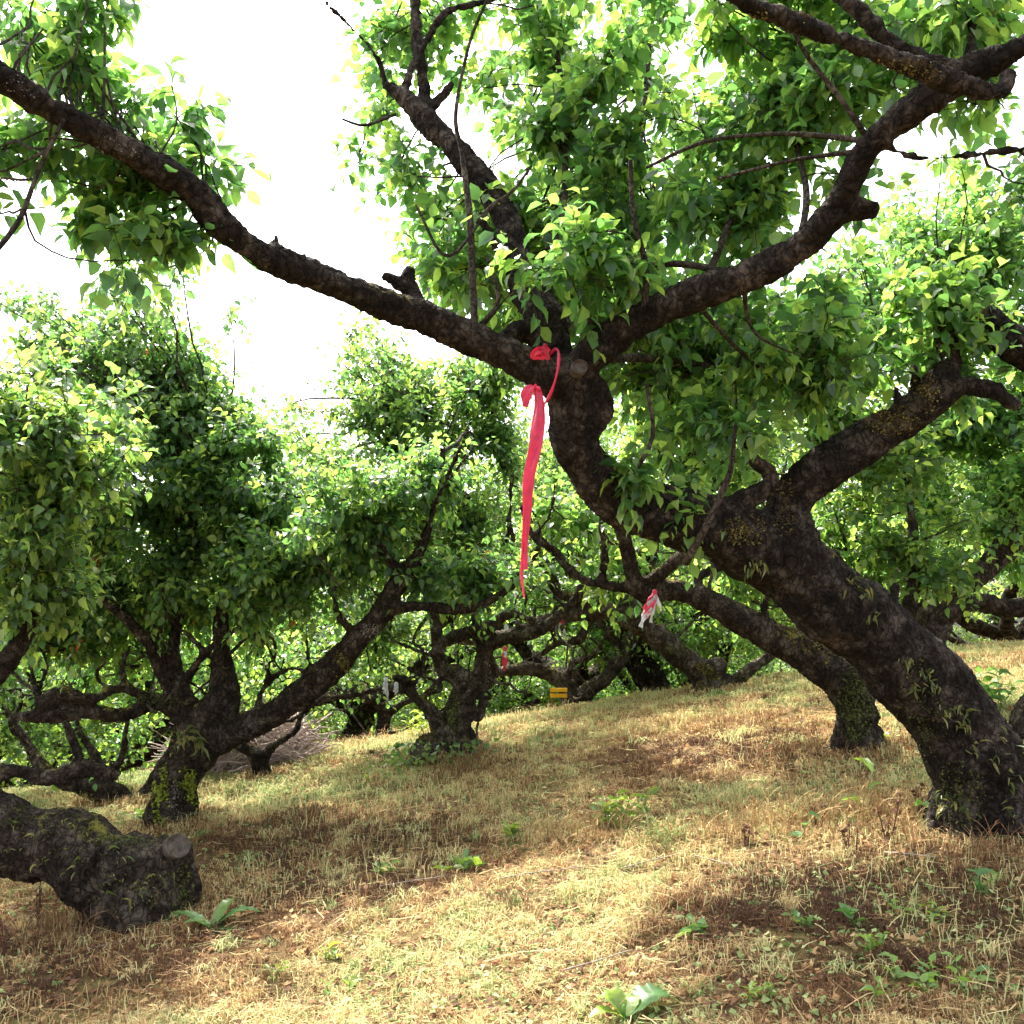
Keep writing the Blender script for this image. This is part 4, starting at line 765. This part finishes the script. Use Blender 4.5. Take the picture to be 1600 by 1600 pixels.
# ------------------------------------------------------------------ grass
def build_grass():
    R = np.random.default_rng(77); g = Geo()
    def wedge(n, y0, y1, pw):
        t = R.uniform(0, 1, n); y = (y0**pw + t*(y1**pw-y0**pw))**(1/pw); x = y*R.uniform(-.62, .62, n); return x, y
    def blades(x, y, L, W, a, lean=0.8):
        n = len(x); z = ground(x, y)-0.004; th = R.uniform(0, TAU, n); ph = th+R.normal(0, 1.0, n)
        dx, dy = np.cos(th), np.sin(th); sx, sy = -np.sin(ph), np.cos(ph)
        ln = R.uniform(.2, 1.0, n)*lean; cu = R.normal(0, .9, n)
        b = np.stack([x, y, z], -1); sd = np.stack([sx, sy, np.zeros(n)], -1)*W[:, None]*.5
        m = b + np.stack([dx*ln*L*.35, dy*ln*L*.35, L*.55], -1); t = b + np.stack([(dx*ln+cu*dy)*L*.95, (dy*ln-cu*dx)*L*.95, L*(1-.75*ln)*.9+.002], -1)
        V = np.stack([b-sd, b+sd, m-sd*.8, m+sd*.8, t], 1).reshape(-1, 3)
        o = (np.arange(n)*5)[:, None]; b0 = g.n
        g.add(V, np.array([[0, 1, 3, 2]])+o, np.repeat(a, 5)); g.f.append((np.array([[2, 3, 4]])+o+b0, 0))
    def tone(x, y, n):
        p = n2(x, y, 0.55, 31)*.55 + n2(x, y*1.6, 1.5, 32)*.42 + n2(x, y, 4.0, 33)*.28
        return p
    x, y = wedge(420000, 2.1, 13.0, 0.45)
    p = tone(x, y, 0); n = len(x)
    a = np.clip(0.53 + 0.66*p + 0.22*n2(x, y, 11, 35) + R.normal(0, .16, n), 0, 1)
    # rusty dead patches, with the brown shade under the crowns painted into blade colour
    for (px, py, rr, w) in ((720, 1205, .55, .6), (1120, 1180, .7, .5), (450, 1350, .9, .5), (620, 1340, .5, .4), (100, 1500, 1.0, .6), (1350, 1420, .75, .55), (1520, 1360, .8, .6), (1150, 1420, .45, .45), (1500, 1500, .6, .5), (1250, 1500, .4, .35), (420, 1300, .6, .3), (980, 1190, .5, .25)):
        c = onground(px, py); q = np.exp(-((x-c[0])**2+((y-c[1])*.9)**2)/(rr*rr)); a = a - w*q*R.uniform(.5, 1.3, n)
    for (px, py, rr, w) in ((560, 1580, .45, .25), (1000, 1380, .3, .25), (420, 1230, .7, .3), (1200, 1090, 1.2, .25), (1450, 1190, .5, .2), (760, 1450, .5, .12), (300, 1300, .5, .2)):
        c = onground(px, py); q = np.exp(-((x-c[0])**2+((y-c[1])*.9)**2)/(rr*rr)); a = a + w*q*R.uniform(.5, 1.3, n)
    bare = (n2(x, y, 5.0, 71)+.6*n2(x, y, 13, 72)) < -.42
    k = ~bare | (R.uniform(0, 1, n) < .25); x, y, a = x[k], y[k], a[k]; n = len(x)
    a = np.clip(a, 0, 1)
    hh = 0.5+0.5*n2(x, y, 1.7, 41)
    L = (0.020+0.032*hh)*(0.65+0.75*np.clip(n2(x, y, 7, 42)+n2(x, y, 16, 43)*.6, -.6, 1))*R.uniform(.5, 1.7, n)*(1+.06*y); Wd = 0.0022+0.00055*y
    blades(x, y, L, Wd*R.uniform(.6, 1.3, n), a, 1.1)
    # taller wisps
    x, y = wedge(26000, 2.3, 13, .9); k = (n2(x, y, 1.1, 51) > -.05) ; x, y = x[k], y[k]; n = len(x)
    blades(x, y, R.uniform(.06, .15, n)*(0.8+.03*y), (0.0018+.00045*y)*np.ones(n), np.clip(R.normal(.48, .14, n)+.2*n2(x, y, .7, 31), 0, 1), .7)
    # flattened stalks
    x, y = wedge(2200, 2.2, 9, .9); n = len(x); z = ground(x, y)+.012; th = R.uniform(0, TAU, n); L = R.uniform(.04, .15, n)
    u = np.linspace(-.5, .5, 4); P = np.stack([x[:, None]+np.cos(th)[:, None]*L[:, None]*u, y[:, None]+np.sin(th)[:, None]*L[:, None]*u, np.zeros((n, 4))], -1)
    P[..., 2] = ground(P[..., 0], P[..., 1])+.012+R.uniform(0, .02, (n, 1)); P += R.normal(0, .004, P.shape)
    tubes(g, P, np.full((n, 4), .0013)*(1+.12*y)[:, None], 3, np.clip(R.normal(.42, .12, n), 0, 1), cap=False)
    # matted clumps of straw
    cx, cy = wedge(900, 2.3, 11, .9); k = 34; m_ = len(cx)*k; r = np.repeat(R.uniform(.02, .09, len(cx)), k); th = R.uniform(0, TAU, m_); q = r*np.sqrt(R.uniform(0, 1, m_))
    x = np.repeat(cx, k)+np.cos(th)*q; y = np.repeat(cy, k)+np.sin(th)*q; ca = np.repeat(np.clip(R.normal(.5, .2, len(cx)), .05, .95), k)
    blades(x, y, np.repeat(R.uniform(.04, .11, len(cx)), k)*R.uniform(.5, 1.2, m_), .0022+.0005*y, np.clip(ca+R.normal(0, .08, m_), 0, 1), 1.2)
    # rank growth round the feet of the trees
    for t, rr, m_ in ((A, .40, 3600), (F, .36, 3000), (E, .26, 1400), (B, .26, 1400), (D, .26, 1300), (C, .22, 900), (G, .2, 600), (H, .12, 400)):
        th = R.uniform(0, TAU, m_); q = rr*(.8+R.gamma(1.6, .35, m_)); x = t.e.location.x+np.cos(th)*q; y = t.e.location.y+np.sin(th)*q
        blades(x, y, R.uniform(.04, .15, m_)*np.exp(-(q/rr-.8)*.5), (0.0024+.0005*y), np.clip(R.normal(.30, .22, m_), 0, 1), .8)
        k = m_//4; x = t.e.location.x+np.cos(th[:k])*q[:k]; y = t.e.location.y+np.sin(th[:k])*q[:k]
        leaves(g, np.stack([x, y, ground(x, y)+.02], -1), R.normal(size=(k, 3))*[1, 1, .4]+UP*.2, R.uniform(.02, .05, k), np.clip(R.normal(.15, .15, k), 0, 1), far=True, R=R, width=1.2)
    # clover and leaf litter
    x, y = wedge(15000, 2.2, 10, .8); k = n2(x, y, .8, 61) > .0; x, y = x[k], y[k]; n = len(x)
    leaves(g, np.stack([x, y, ground(x, y)+.012], -1), np.stack([R.normal(size=n), R.normal(size=n), R.uniform(.0, .7, n)], -1), R.uniform(.012, .034, n), np.clip(R.normal(.9, .1, n), 0, 1), far=True, R=R, width=1.5)
    x, y = wedge(22000, 2.2, 9, .8); n = len(x)
    leaves(g, np.stack([x, y, ground(x, y)+.01], -1), np.stack([R.normal(size=n), R.normal(size=n), R.uniform(-.1, .4, n)], -1), R.uniform(.012, .046, n), np.clip(R.normal(.17, .15, n), 0, 1), far=True, R=R, width=1.2)
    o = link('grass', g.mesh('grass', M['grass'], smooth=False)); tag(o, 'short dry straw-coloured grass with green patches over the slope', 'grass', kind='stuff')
build_grass()

# ------------------------------------------------------------------ grass tufts, stalks, weeds
def tuft(px, py, n, h, spread, a, label, wx=1.0):
    R = np.random.default_rng(int(px)); c = onground(px, py); g = Geo()
    x = c[0]+R.normal(0, spread*wx, n); y = c[1]+R.normal(0, spread*.5, n); z = ground(x, y)-.005
    th = R.uniform(0, TAU, n); L = h*R.uniform(.45, 1.2, n); bend = R.uniform(.1, .8, n)
    u = np.linspace(0, 1, 6)
    P = np.stack([x[:, None]+np.cos(th)[:, None]*(bend*L)[:, None]*u**2, y[:, None]+np.sin(th)[:, None]*(bend*L)[:, None]*u**2, z[:, None]+L[:, None]*(u-.45*bend[:, None]*u**2.5)], -1)
    tubes(g, P, np.array([1, 1, .9, .8, .9, .3])[None]*np.full((n, 1), .0015), 3, np.clip(R.normal(a, .1, n), 0, 1), cap=False)
    k = n//3; leaves(g, P[:k, 4], P[:k, 5]-P[:k, 3], R.uniform(.03, .06, k), np.clip(R.normal(a, .05, k), 0, 1), far=True, R=R, width=.25)
    return solo('grass_tuft', g, M['grass'], label, 'grass tuft', 'tall dry grass tufts', smooth=False)
tuft(905, 1305, 150, .20, .17, .42, 'straw-coloured tuft just left of the bushy weed in the centre', 1.2)
tuft(1230, 1300, 230, .24, .20, .38, 'widest golden tuft, left of the leaning tree foot', 1.3)
tuft(1360, 1290, 120, .20, .16, .36, 'golden tuft between the widest tuft and the leaning trunk')
tuft(722, 1212, 130, .22, .12, .20, 'rusty red-brown dead tuft at the foot of the middle tree')
tuft(1035, 1320, 120, .16, .09, .85, 'green grass tuft right of the bushy central weed')
tuft(1560, 1350, 110, .18, .16, .22, 'brown dry tuft below the leaning tree foot')
tuft(100, 1470, 130, .22, .18, .18, 'dark brown dry tuft in shade at the lower left')
tuft(560, 1345, 110, .16, .2, .25, 'brown dry tuft in the shade left of centre')

def stalk(px, py, h, label, ls=0):
    R = np.random.default_rng(int(px*3+py)); c = onground(px, py); g = Geo(); n = 5
    P = np.stack([c + np.array([R.normal(0, .01), R.normal(0, .01), -.02]) + np.outer(np.linspace(0, 1, 7), [R.normal(0, .03), R.normal(0, .03), h*R.uniform(.5, 1.05)]) + np.cumsum(R.normal(0, .003, (7, 3)), 0) for _ in range(3)])
    tubes(g, P, np.linspace(.004, .0022, 7)[None]*np.ones((3, 1)), 5)
    m = 46; q = P[R.integers(0, 3, m), R.integers(2, 7, m)]
    leaves(g, q+R.normal(0, .005, (m, 3)), R.normal(size=(m, 3))*.6+UP*.6, R.uniform(.012, .032, m), R.uniform(0, 1, m), far=True, R=R, width=1.1)
    return solo('dry_stalk', g, M['stalk'], label, 'dry plant stalk', 'dead brown seed stalks standing in the grass')
for s_ in [(1382, 1318, .26, 'tallest dead brown seed stalk, between the golden tufts and the leaning trunk'), (1275, 1292, .16, 'dead brown stalk standing in the widest golden tuft'), (1165, 1322, .16, 'dead brown stalk at the left end of the widest golden tuft'),
           (1330, 1335, .2, 'dead brown stalk just left of the tallest one'), (472, 1330, .14, 'dark dead stalk at the edge of the left tree shadow'), (565, 1320, .14, 'dark dead stalk behind the small weed left of centre'), (628, 1318, .13, 'dark dead stalk nearest the middle tree in the shadow edge'),
           (420, 1345, .14, 'leftmost dark dead stalk in the grass right of the mossy trunk'), (55, 1445, .28, 'thin dead stalk under the low left trunk'), (10, 1500, .25, 'dead stalk at the left frame edge'), (1425, 1262, .20, 'dead stalk under the two-leaf sapling')]:
    stalk(*s_)

def weed(px, py, h, nst, nl, ls, label, a=.6, wid=1.0, spread=.05, up=.4, flat=False, name='weed'):
    R = np.random.default_rng(int(px*7+py)); c = onground(px, py); e = thing(name, c, label, 'weed', 'broad-leaved weeds in the grass')
    g, s = Geo(), Geo()
    for i in range(nst):
        th = R.uniform(0, TAU); d = np.array([math.cos(th)*R.uniform(.1, .7), math.sin(th)*R.uniform(.1, .7), 1.0]); hh = h*R.uniform(.6, 1.1)
        b = c + np.array([R.normal(0, spread), R.normal(0, spread*.6), 0]); b[2] = ground(b[0], b[1])-.01
        P = b + np.outer(np.linspace(0, 1, 6), d*hh) ; s = Geo(); tubes(s, P[None], np.linspace(.003, .0014, 6)[None], 5); part('stem', s, M['weed'], e)
        k = nl; u = np.linspace(.25, 1, k); p = b+np.outer(u, d*hh); ang = np.arange(k)*2.4+R.uniform(0, TAU)
        ax = np.stack([np.cos(ang), np.sin(ang), np.full(k, up)+R.normal(0, .2, k)], -1)
        leaves(g, p, ax, ls*R.uniform(.6, 1.15, k), np.clip(R.normal(a, .15, k), 0, .95), R=R, width=wid)
    part('foliage', g, M['weed'], e); return e
def broad_leaf(geo, c, th, L, W_, rise, arch, a, R):
    """a big arching blade with a midrib groove and wavy edge"""
    n, m_ = 15, 7; u = np.linspace(0, 1, n)[:, None]; v = np.linspace(-1, 1, m_)[None]
    d = np.array([math.cos(th), math.sin(th)]); sd = np.array([-d[1], d[0]])
    wv = W_*np.sin(np.pi*np.clip(u, .0, 1)**.8)**.8*(1+.06*np.sin(u*22)) + .004
    lon = u*L; z = rise*np.sin(u*np.pi*.62)*1.0 - arch*u**2.4 + .22*wv*np.abs(v)**1.2 + .10*wv*np.sin(u*30+v*2)*np.abs(v)
    X = c[0]+d[0]*lon+sd[0]*wv*v; Y = c[1]+d[1]*lon+sd[1]*wv*v; Z = c[2]+z+.01
    i = np.arange(n*m_).reshape(n, m_)
    geo.add(np.stack([X+0*Z, Y+0*Z, Z], -1).reshape(-1, 3), np.stack([i[:-1, :-1], i[:-1, 1:], i[1:, 1:], i[1:, :-1]], -1).reshape(-1, 4), a)
def dock(px, py, blades_, label, sc=1.0):
    R = np.random.default_rng(int(px)); c = onground(px, py); e = thing('weed', c, label, 'weed', 'broad-leaved weeds in the grass')
    for (th, L, W_, rise, arch, a) in blades_:
        g = Geo(); broad_leaf(g, c, math.radians(th), L*sc, W_*sc, rise*sc, arch*sc, a, R); part('leaf', g, M['weed'], e)
    g = Geo(); P = c+np.outer(np.linspace(-.02, .05, 4), [0, 0, 1.0]); tubes(g, P[None], np.full((1, 4), .006), 6); part('stem', g, M['weed'], e)
    return e
dock(330, 1455, [(10, .22, .035, .09, .02, .35), (-25, .20, .032, .02, .01, .25), (165, .2, .03, .06, .0, .4), (60, .15, .03, .1, .0, .55), (200, .12, .03, .05, .01, .5)], 'low broad-leaved weed at the foot of the left trunk', 1.0)
dock(975, 1598, [(20, .20, .06, .08, .05, .15), (165, .09, .035, .07, .02, .8), (130, .07, .03, .07, .0, .9), (50, .08, .03, .05, .0, .7), (200, .12, .03, .04, .02, .85)], 'large curled grey-green leaf plant at the bottom edge', 1.0)
weed(965, 1290, .17, 9, 7, .085, 'bushy bright green weed in the centre of the slope', .7, .55, .07)
weed(800, 1312, .09, 4, 5, .08, 'small upright weed left of the bushy central one', .75, .6, .02, .9)
weed(735, 1362, .07, 3, 4, .075, 'weed with one upright oval blue-green leaf', .45, .9, .03, 1.0)
weed(690, 1362, .04, 3, 4, .06, 'flat pale weed left of the oval-leaved one', .8, .8, .03, .1)
weed(598, 1368, .06, 3, 5, .06, 'small round-leaved weed in the shade left of centre', .5, .8, .02, .5)
weed(250, 1452, .08, 5, 5, .055, 'small clump of leaves touching the left trunk base', .65, .9, .03, .4)
weed(1250, 1318, .24, 1, 3, .11, 'single-stemmed weed with a dark heart-shaped leaf', .2, .9, .0, .2)
weed(1340, 1275, .24, 1, 3, .15, 'sapling with one long slanting leaf near the golden tufts', .7, .55, .0, .8)
weed(1440, 1285, .26, 1, 3, .15, 'sapling with a broad drooping leaf by the leaning trunk', .6, .8, .0, .4)
weed(1082, 1462, .07, 4, 5, .075, 'spreading weed at the edge of the lower right shade', .4, .6, .03, .3)
weed(1250, 1450, .06, 4, 5, .05, 'small weed in the lower right shade, leftmost there', .5, .9, .02, .4)
weed(1335, 1450, .08, 2, 4, .07, 'weed with an upright oval leaf in the lower right shade', .4, .9, .02, .8)
weed(1368, 1490, .07, 4, 5, .045, 'little yellow-green weed below the upright oval leaf', .9, .9, .02, .5)
weed(1452, 1435, .08, 6, 4, .055, 'trailing pale weed in the right-hand shade', .85, .6, .07, .2)
weed(1440, 1545, .07, 9, 5, .05, 'patch of leafy weed near the bottom right corner', .75, .8, .08, .4)
weed(1530, 1395, .10, 3, 4, .08, 'weed with long leaves under the leaning tree foot', .5, .5, .04, .4)
weed(418, 1535, .10, 2, 4, .05, 'pale weed lit by the sun at the lower left', .85, .7, .02, .6)
weed(535, 1555, .09, 2, 4, .06, 'weed with upright leaves near the bottom, left of centre', .7, .7, .02, .9)
weed(600, 1215, .16, 6, 6, .075, 'leafy weeds in sun left of the middle tree', .8, .6, .12, .5)
weed(660, 1150, .22, 6, 9, .10, 'tall star-leaved weed behind the middle tree stub', .9, .35, .04, .4)
weed(1545, 1105, .26, 7, 8, .11, 'leafy shrub by the right edge behind the leaning trunk', .35, .8, .09, .3)
weed(1370, 1160, .12, 5, 5, .09, 'leafy weed beside the mossy base behind the leaning trunk', .7, .5, .07, .4)
weed(210, 1290, .14, 4, 6, .08, 'small bright weed between the two left trunks', .8, .8, .03, .5)
weed(520, 1500, .06, 3, 4, .05, 'low weed in the sunlit grass, lower left of centre', .8, .7, .03, .3)
weed(1200, 1560, .06, 4, 4, .045, 'low weed at the bottom, left of the corner patch', .75, .7, .04, .3)
# ivy round the foot of the middle tree
def ivy():
    R = np.random.default_rng(3); c = onground(690, 1188); g = Geo(); n = 190
    th = R.uniform(0, TAU, n); h = R.uniform(0, .30, n)**1.2; r = .27+.1*R.uniform(-1, 1, n)
    p = np.stack([c[0]+np.cos(th)*r*1.2, c[1]+.05-np.abs(np.sin(th))*r, ground(c[0]+np.cos(th)*r, c[1]+0*th)+h*.7], -1)
    leaves(g, p, np.stack([np.cos(th), -np.abs(np.sin(th)), R.uniform(-.8, .3, n)], -1), R.uniform(.03, .06, n), R.uniform(0, .9, n), R=R, width=1.5)
    solo('ivy', g, M['weed'], 'dark ivy wrapped round the foot of the middle tree', 'ivy')
ivy()

# sticks on the ground
def stick(px, py, L, ang, label, r=.003):
    R = np.random.default_rng(int(px+py)); c = onground(px, py); th = math.radians(ang); u = np.linspace(-.5, .5, 10)
    P = np.stack([c[0]+math.cos(th)*L*u, c[1]+math.sin(th)*L*u, np.zeros(10)], -1); P += np.cumsum(R.normal(0, L*.006, (10, 3)), 0)
    P[:, 2] = ground(P[:, 0], P[:, 1])+.028; g = Geo(); tubes(g, P[None], np.linspace(r, r*.6, 10)[None], 6)
    for k in (4, 7):
        Q = P[k]+np.outer(np.linspace(0, 1, 5), [math.cos(th+.6)*L*.2, math.sin(th+.6)*L*.2, .012]); tubes(g, Q[None], np.linspace(r*.6, r*.3, 5)[None], 5)
    solo('stick', g, M['dead'], label, 'stick', 'dry twigs lying in the grass')
stick(850, 1372, .42, 8, 'pale straight twig lying in the sunlit grass at the centre')
stick(1115, 1355, .25, -55, 'pale forked twig at the edge of the right-hand shade')
stick(1030, 1352, .35, 15, 'pale twig lying left of the forked twig')
stick(935, 1512, .28, 20, 'thin white twig near the bottom centre')
stick(1420, 1345, .22, -40, 'twig lying below the tallest dead stalk', .004)
stick(190, 1480, .30, 20, 'twig lying in the dark shade below the left trunk', .004)
stick(650, 1385, .35, 4, 'brown twig among the shaded weeds left of centre')
stick(1050, 1062, .9, 12, 'grey fallen branch lying on the crest', .022)

# ------------------------------------------------------------------ brushwood pile
def brush():
    R = np.random.default_rng(9); c = onground(405, 1222); c = c + np.array([-.32, .95, 0]); c[2] = ground(c[0], c[1]); g = Geo(); n = 900
    th = R.uniform(0, TAU, n); rr = np.sqrt(R.uniform(0, 1, n)); x = c[0]+np.cos(th)*rr*.58; y = c[1]+np.sin(th)*rr*.5
    z = c[2]+.05 + R.uniform(0, 1, n)*.42*np.sqrt(np.maximum(0, 1-rr**2))
    L = R.uniform(.15, .75, n); d = nrm(np.stack([R.normal(0, 1, n), R.normal(0, .7, n), R.normal(0, .6, n)], -1)); bd = R.normal(0, .12, (n, 3)); u = np.linspace(-.5, .5, 6)[None, :, None]
    P = np.stack([x, y, z], -1)[:, None]+d[:, None]*L[:, None, None]*u + bd[:, None]*(u*2)**2*L[:, None, None]
    tubes(g, P, np.linspace(1, .5, 6)[None]*R.uniform(.002, .009, (n, 1)), 5)
    k = 420; j = R.integers(0, n, k); e1 = P[j, 3]; d2 = nrm(d[j]+R.normal(0, .7, (k, 3))); Q = e1[:, None]+d2[:, None]*(L[j]*.5)[:, None, None]*np.linspace(0, 1, 4)[None, :, None]; tubes(g, Q, np.linspace(1, .4, 4)[None]*R.uniform(.0015, .004, (k, 1)), 4)
    solo('brush_pile', g, M['brush'], 'heap of grey-pink pruned brushwood behind the small forked tree', 'brushwood pile')
brush()

# ------------------------------------------------------------------ ribbons
def strip(geo, pts, w, n=40, tw=(0, 0), side=(1, 0, 0), mat=0, fold=.25, flut=0, thick=.0006):
    """a cloth band along a path, width w (value or list), gently folded"""
    q = spline(np.array(pts, float), n); t = nrm(np.gradient(q, axis=0)); u = np.linspace(0, 1, n)
    ww = np.interp(u, np.linspace(0, 1, len(np.atleast_1d(w))), np.atleast_1d(w)) if np.ndim(w) else np.full(n, w)
    s0 = nrm(np.array(side, float)-t*(t@np.array(side, float))[:, None]); nn = np.cross(t, s0)
    a = np.radians(np.linspace(tw[0], tw[1], n)) + flut*np.sin(u*17); s_ = s0*np.cos(a)[:, None]+nn*np.sin(a)[:, None]; n_ = np.cross(t, s_)
    m_ = 7; v = np.linspace(-.5, .5, m_)
    P = q[:, None]+s_[:, None]*(ww[:, None]*v)[..., None] + n_[:, None]*(ww[:, None]*fold*np.cos(v*np.pi*3+u[:, None]*9))[..., None]*.5
    for off, rev in ((thick, 0), (-thick, 1)):
        i = np.arange(n*m_).reshape(n, m_); f = np.stack([i[:-1, :-1], i[:-1, 1:], i[1:, 1:], i[1:, :-1]], -1).reshape(-1, 4)
        geo.add((P+n_[:, None]*off).reshape(-1, 3), f[:, ::-1] if rev else f, .5, mat)
rd = A.d-1.12
def main_ribbon():
    c = at(858, 575, rd+.1)
    e = thing('ribbon', at(838, 606, rd-.04), 'long red satin ribbon tied round the fork of the big leaning tree', 'ribbon', 'ribbons tied to the trees')
    # band round the limb
    i = int(np.argmin(np.linalg.norm(A1-at(853, 584, A.d-.95), axis=1))); c = A1[i]; tn = nrm(A1[min(i+2, len(A1)-1)]-A1[i-2]); a = nrm(np.cross(tn, UP)); b = np.cross(a, tn)
    rr = .112; th = np.linspace(0, TAU, 40)
    g = Geo(); ring = c + (a*np.cos(th)[:, None]+b*np.sin(th)[:, None])*rr + tn*(0.02*np.sin(th))[:, None]
    tubes(g, ring[None], np.full((1, 40), .0055)*(1+.25*np.sin(th*5))[None], 7); part('band', g, M['red'], e)
    d = rd-.04
    K0 = at(839, 607, d)
    g = Geo(); th = np.linspace(0, TAU, 14); P = K0+np.stack([np.cos(th)*.009, np.sin(th)*.009-.0, np.sin(th*2)*.006], -1); tubes(g, P[None], np.full((1, 14), .006), 8); part('knot', g, M['red'], e)
    g = Geo(); strip(g, [K0, at(831, 603, d-.015), at(823, 615, d-.025), at(821, 636, d-.02)], [.014, .036, .044, .030], 20, tw=(0, 30), fold=.35); part('loop', g, M['red'], e)
    tp = at(858, 562, rd+.02)
    g = Geo(); strip(g, [tp, at(846, 548, rd), at(836, 556, rd+.01), at(850, 561, rd+.02)], [.012, .04, .04, .012], 20, fold=.4)
    strip(g, [tp, at(848, 541, rd-.01), at(858, 550, rd)], [.01, .03, .02], 14, fold=.4); part('bow', g, M['red'], e)
    g = Geo(); strip(g, [K0, at(844, 640, d-.01), at(838, 690, d-.02), at(826, 750, d-.02), at(824, 810, d-.01), at(822, 850, d), at(821, 890, d)], [.030, .044, .050, .042, .032, .028, .018], 60, tw=(0, 40), fold=.34, flut=.3); part('tail', g, M['red'], e)
    g = Geo(); strip(g, [K0+[0, .008, 0], at(836, 650, d+.01), at(829, 720, d+.01), at(820, 790, d+.012), at(817, 860, d+.01), at(815, 900, d+.01), at(819, 934, d+.01)], [.010, .024, .022, .020, .016, .010, .012], 60, tw=(20, -60), fold=.3, flut=.4); part('tail', g, M['red'], e)
main_ribbon()
def small_ribbon(px, py, d, L, spec, label):
    """spec: list of (dx px, length px, width px, material)"""
    c = at(px, py, d); e = thing('ribbon', c, label, 'ribbon', 'ribbons tied to the trees'); sc = d/FPX
    g = Geo(); th = np.linspace(0, TAU, 12); tubes(g, (c+np.stack([np.cos(th), np.sin(th)*.5, np.sin(th)*1.2], -1)*2.2*sc)[None], np.full((1, 12), 1.7*sc), 7); part('knot', g, M[spec[0][3]], e)
    for (dx, ln, w, m) in spec:
        g = Geo(); strip(g, [c, at(px+dx*.35, py+ln*.4, d-.02), at(px+dx*.8, py+ln*.75, d-.03), at(px+dx, py+ln, d-.02)], [w*sc*.5, w*sc, w*sc, w*sc*.7], 24, tw=(0, 50), fold=.3, flut=.4); part('tail', g, M[m], e)
small_ribbon(1023, 925, B.d-.62, .2, [(-16, 40, 14, 'red'), (-22, 55, 11, 'white'), (-6, 48, 8, 'white'), (10, 30, 6, 'white')], 'red and white ribbon bundle on the limb below the leaning trunk')
small_ribbon(872, 962, C.d-.40, .2, [(8, 14, 7, 'red'), (12, 42, 8, 'white'), (8, 34, 5, 'white')], 'white ribbon with a red knot on the centre limb')
small_ribbon(789, 1014, D.d-.45, .2, [(-1, 34, 9, 'red'), (1, 18, 5, 'white')], 'short red ribbon hanging right of the middle tree')
small_ribbon(791, 980, D.d-.35, .2, [(2, 6, 7, 'white')], 'small pink-white knot on the limb above the short red ribbon')
small_ribbon(603, 1062, D.d-.15, .2, [(-2, 22, 8, 'white'), (3, 34, 5, 'white')], 'white ribbon at the left tip of the middle tree limb')
small_ribbon(619, 1070, D.d-.15, .2, [(-1, 16, 8, 'white')], 'short white ribbon next to the one at the limb tip')
small_ribbon(948, 915, C.d-.4, .2, [(-3, 30, 4, 'white')], 'thin white ribbon left of the red and white bundle')

# ------------------------------------------------------------------ yellow board
def sign():
    d = K_.d-.7; c = at(874, 1083, d); gx, gy = c[0], c[1]; gz = float(ground(gx, gy))
    e = thing('sign_board', (gx, gy, gz), 'small yellow slatted board standing on the crest', 'sign'); s = d/FPX
    def box(g, c0, hx, hy, hz, bev=.004):
        X = np.array([[sx*hx, sy*hy, sz*hz] for sx in (-1, 1) for sy in (-1, 1) for sz in (-1, 1)])+c0
        g.add(X, np.array([[0, 1, 3, 2], [4, 6, 7, 5], [0, 4, 5, 1], [2, 3, 7, 6], [0, 2, 6, 4], [1, 5, 7, 3]]))
    for k, py in enumerate((1078, 1087)):
        g = Geo(); p = at(873, py, d); box(g, p, 13*s, .012, 2.8*s); part('board', g, M['yellow'], e, smooth=False)
    for px in (863, 884):
        g = Geo(); p0 = at(px, 1075, d+.03); p1 = p0.copy(); p1[2] = gz-.05; m_ = (p0+p1)/2; box(g, m_, 1.6*s, .012, abs(p0[2]-p1[2])/2); part('post', g, M['post'], e, smooth=False)
sign()
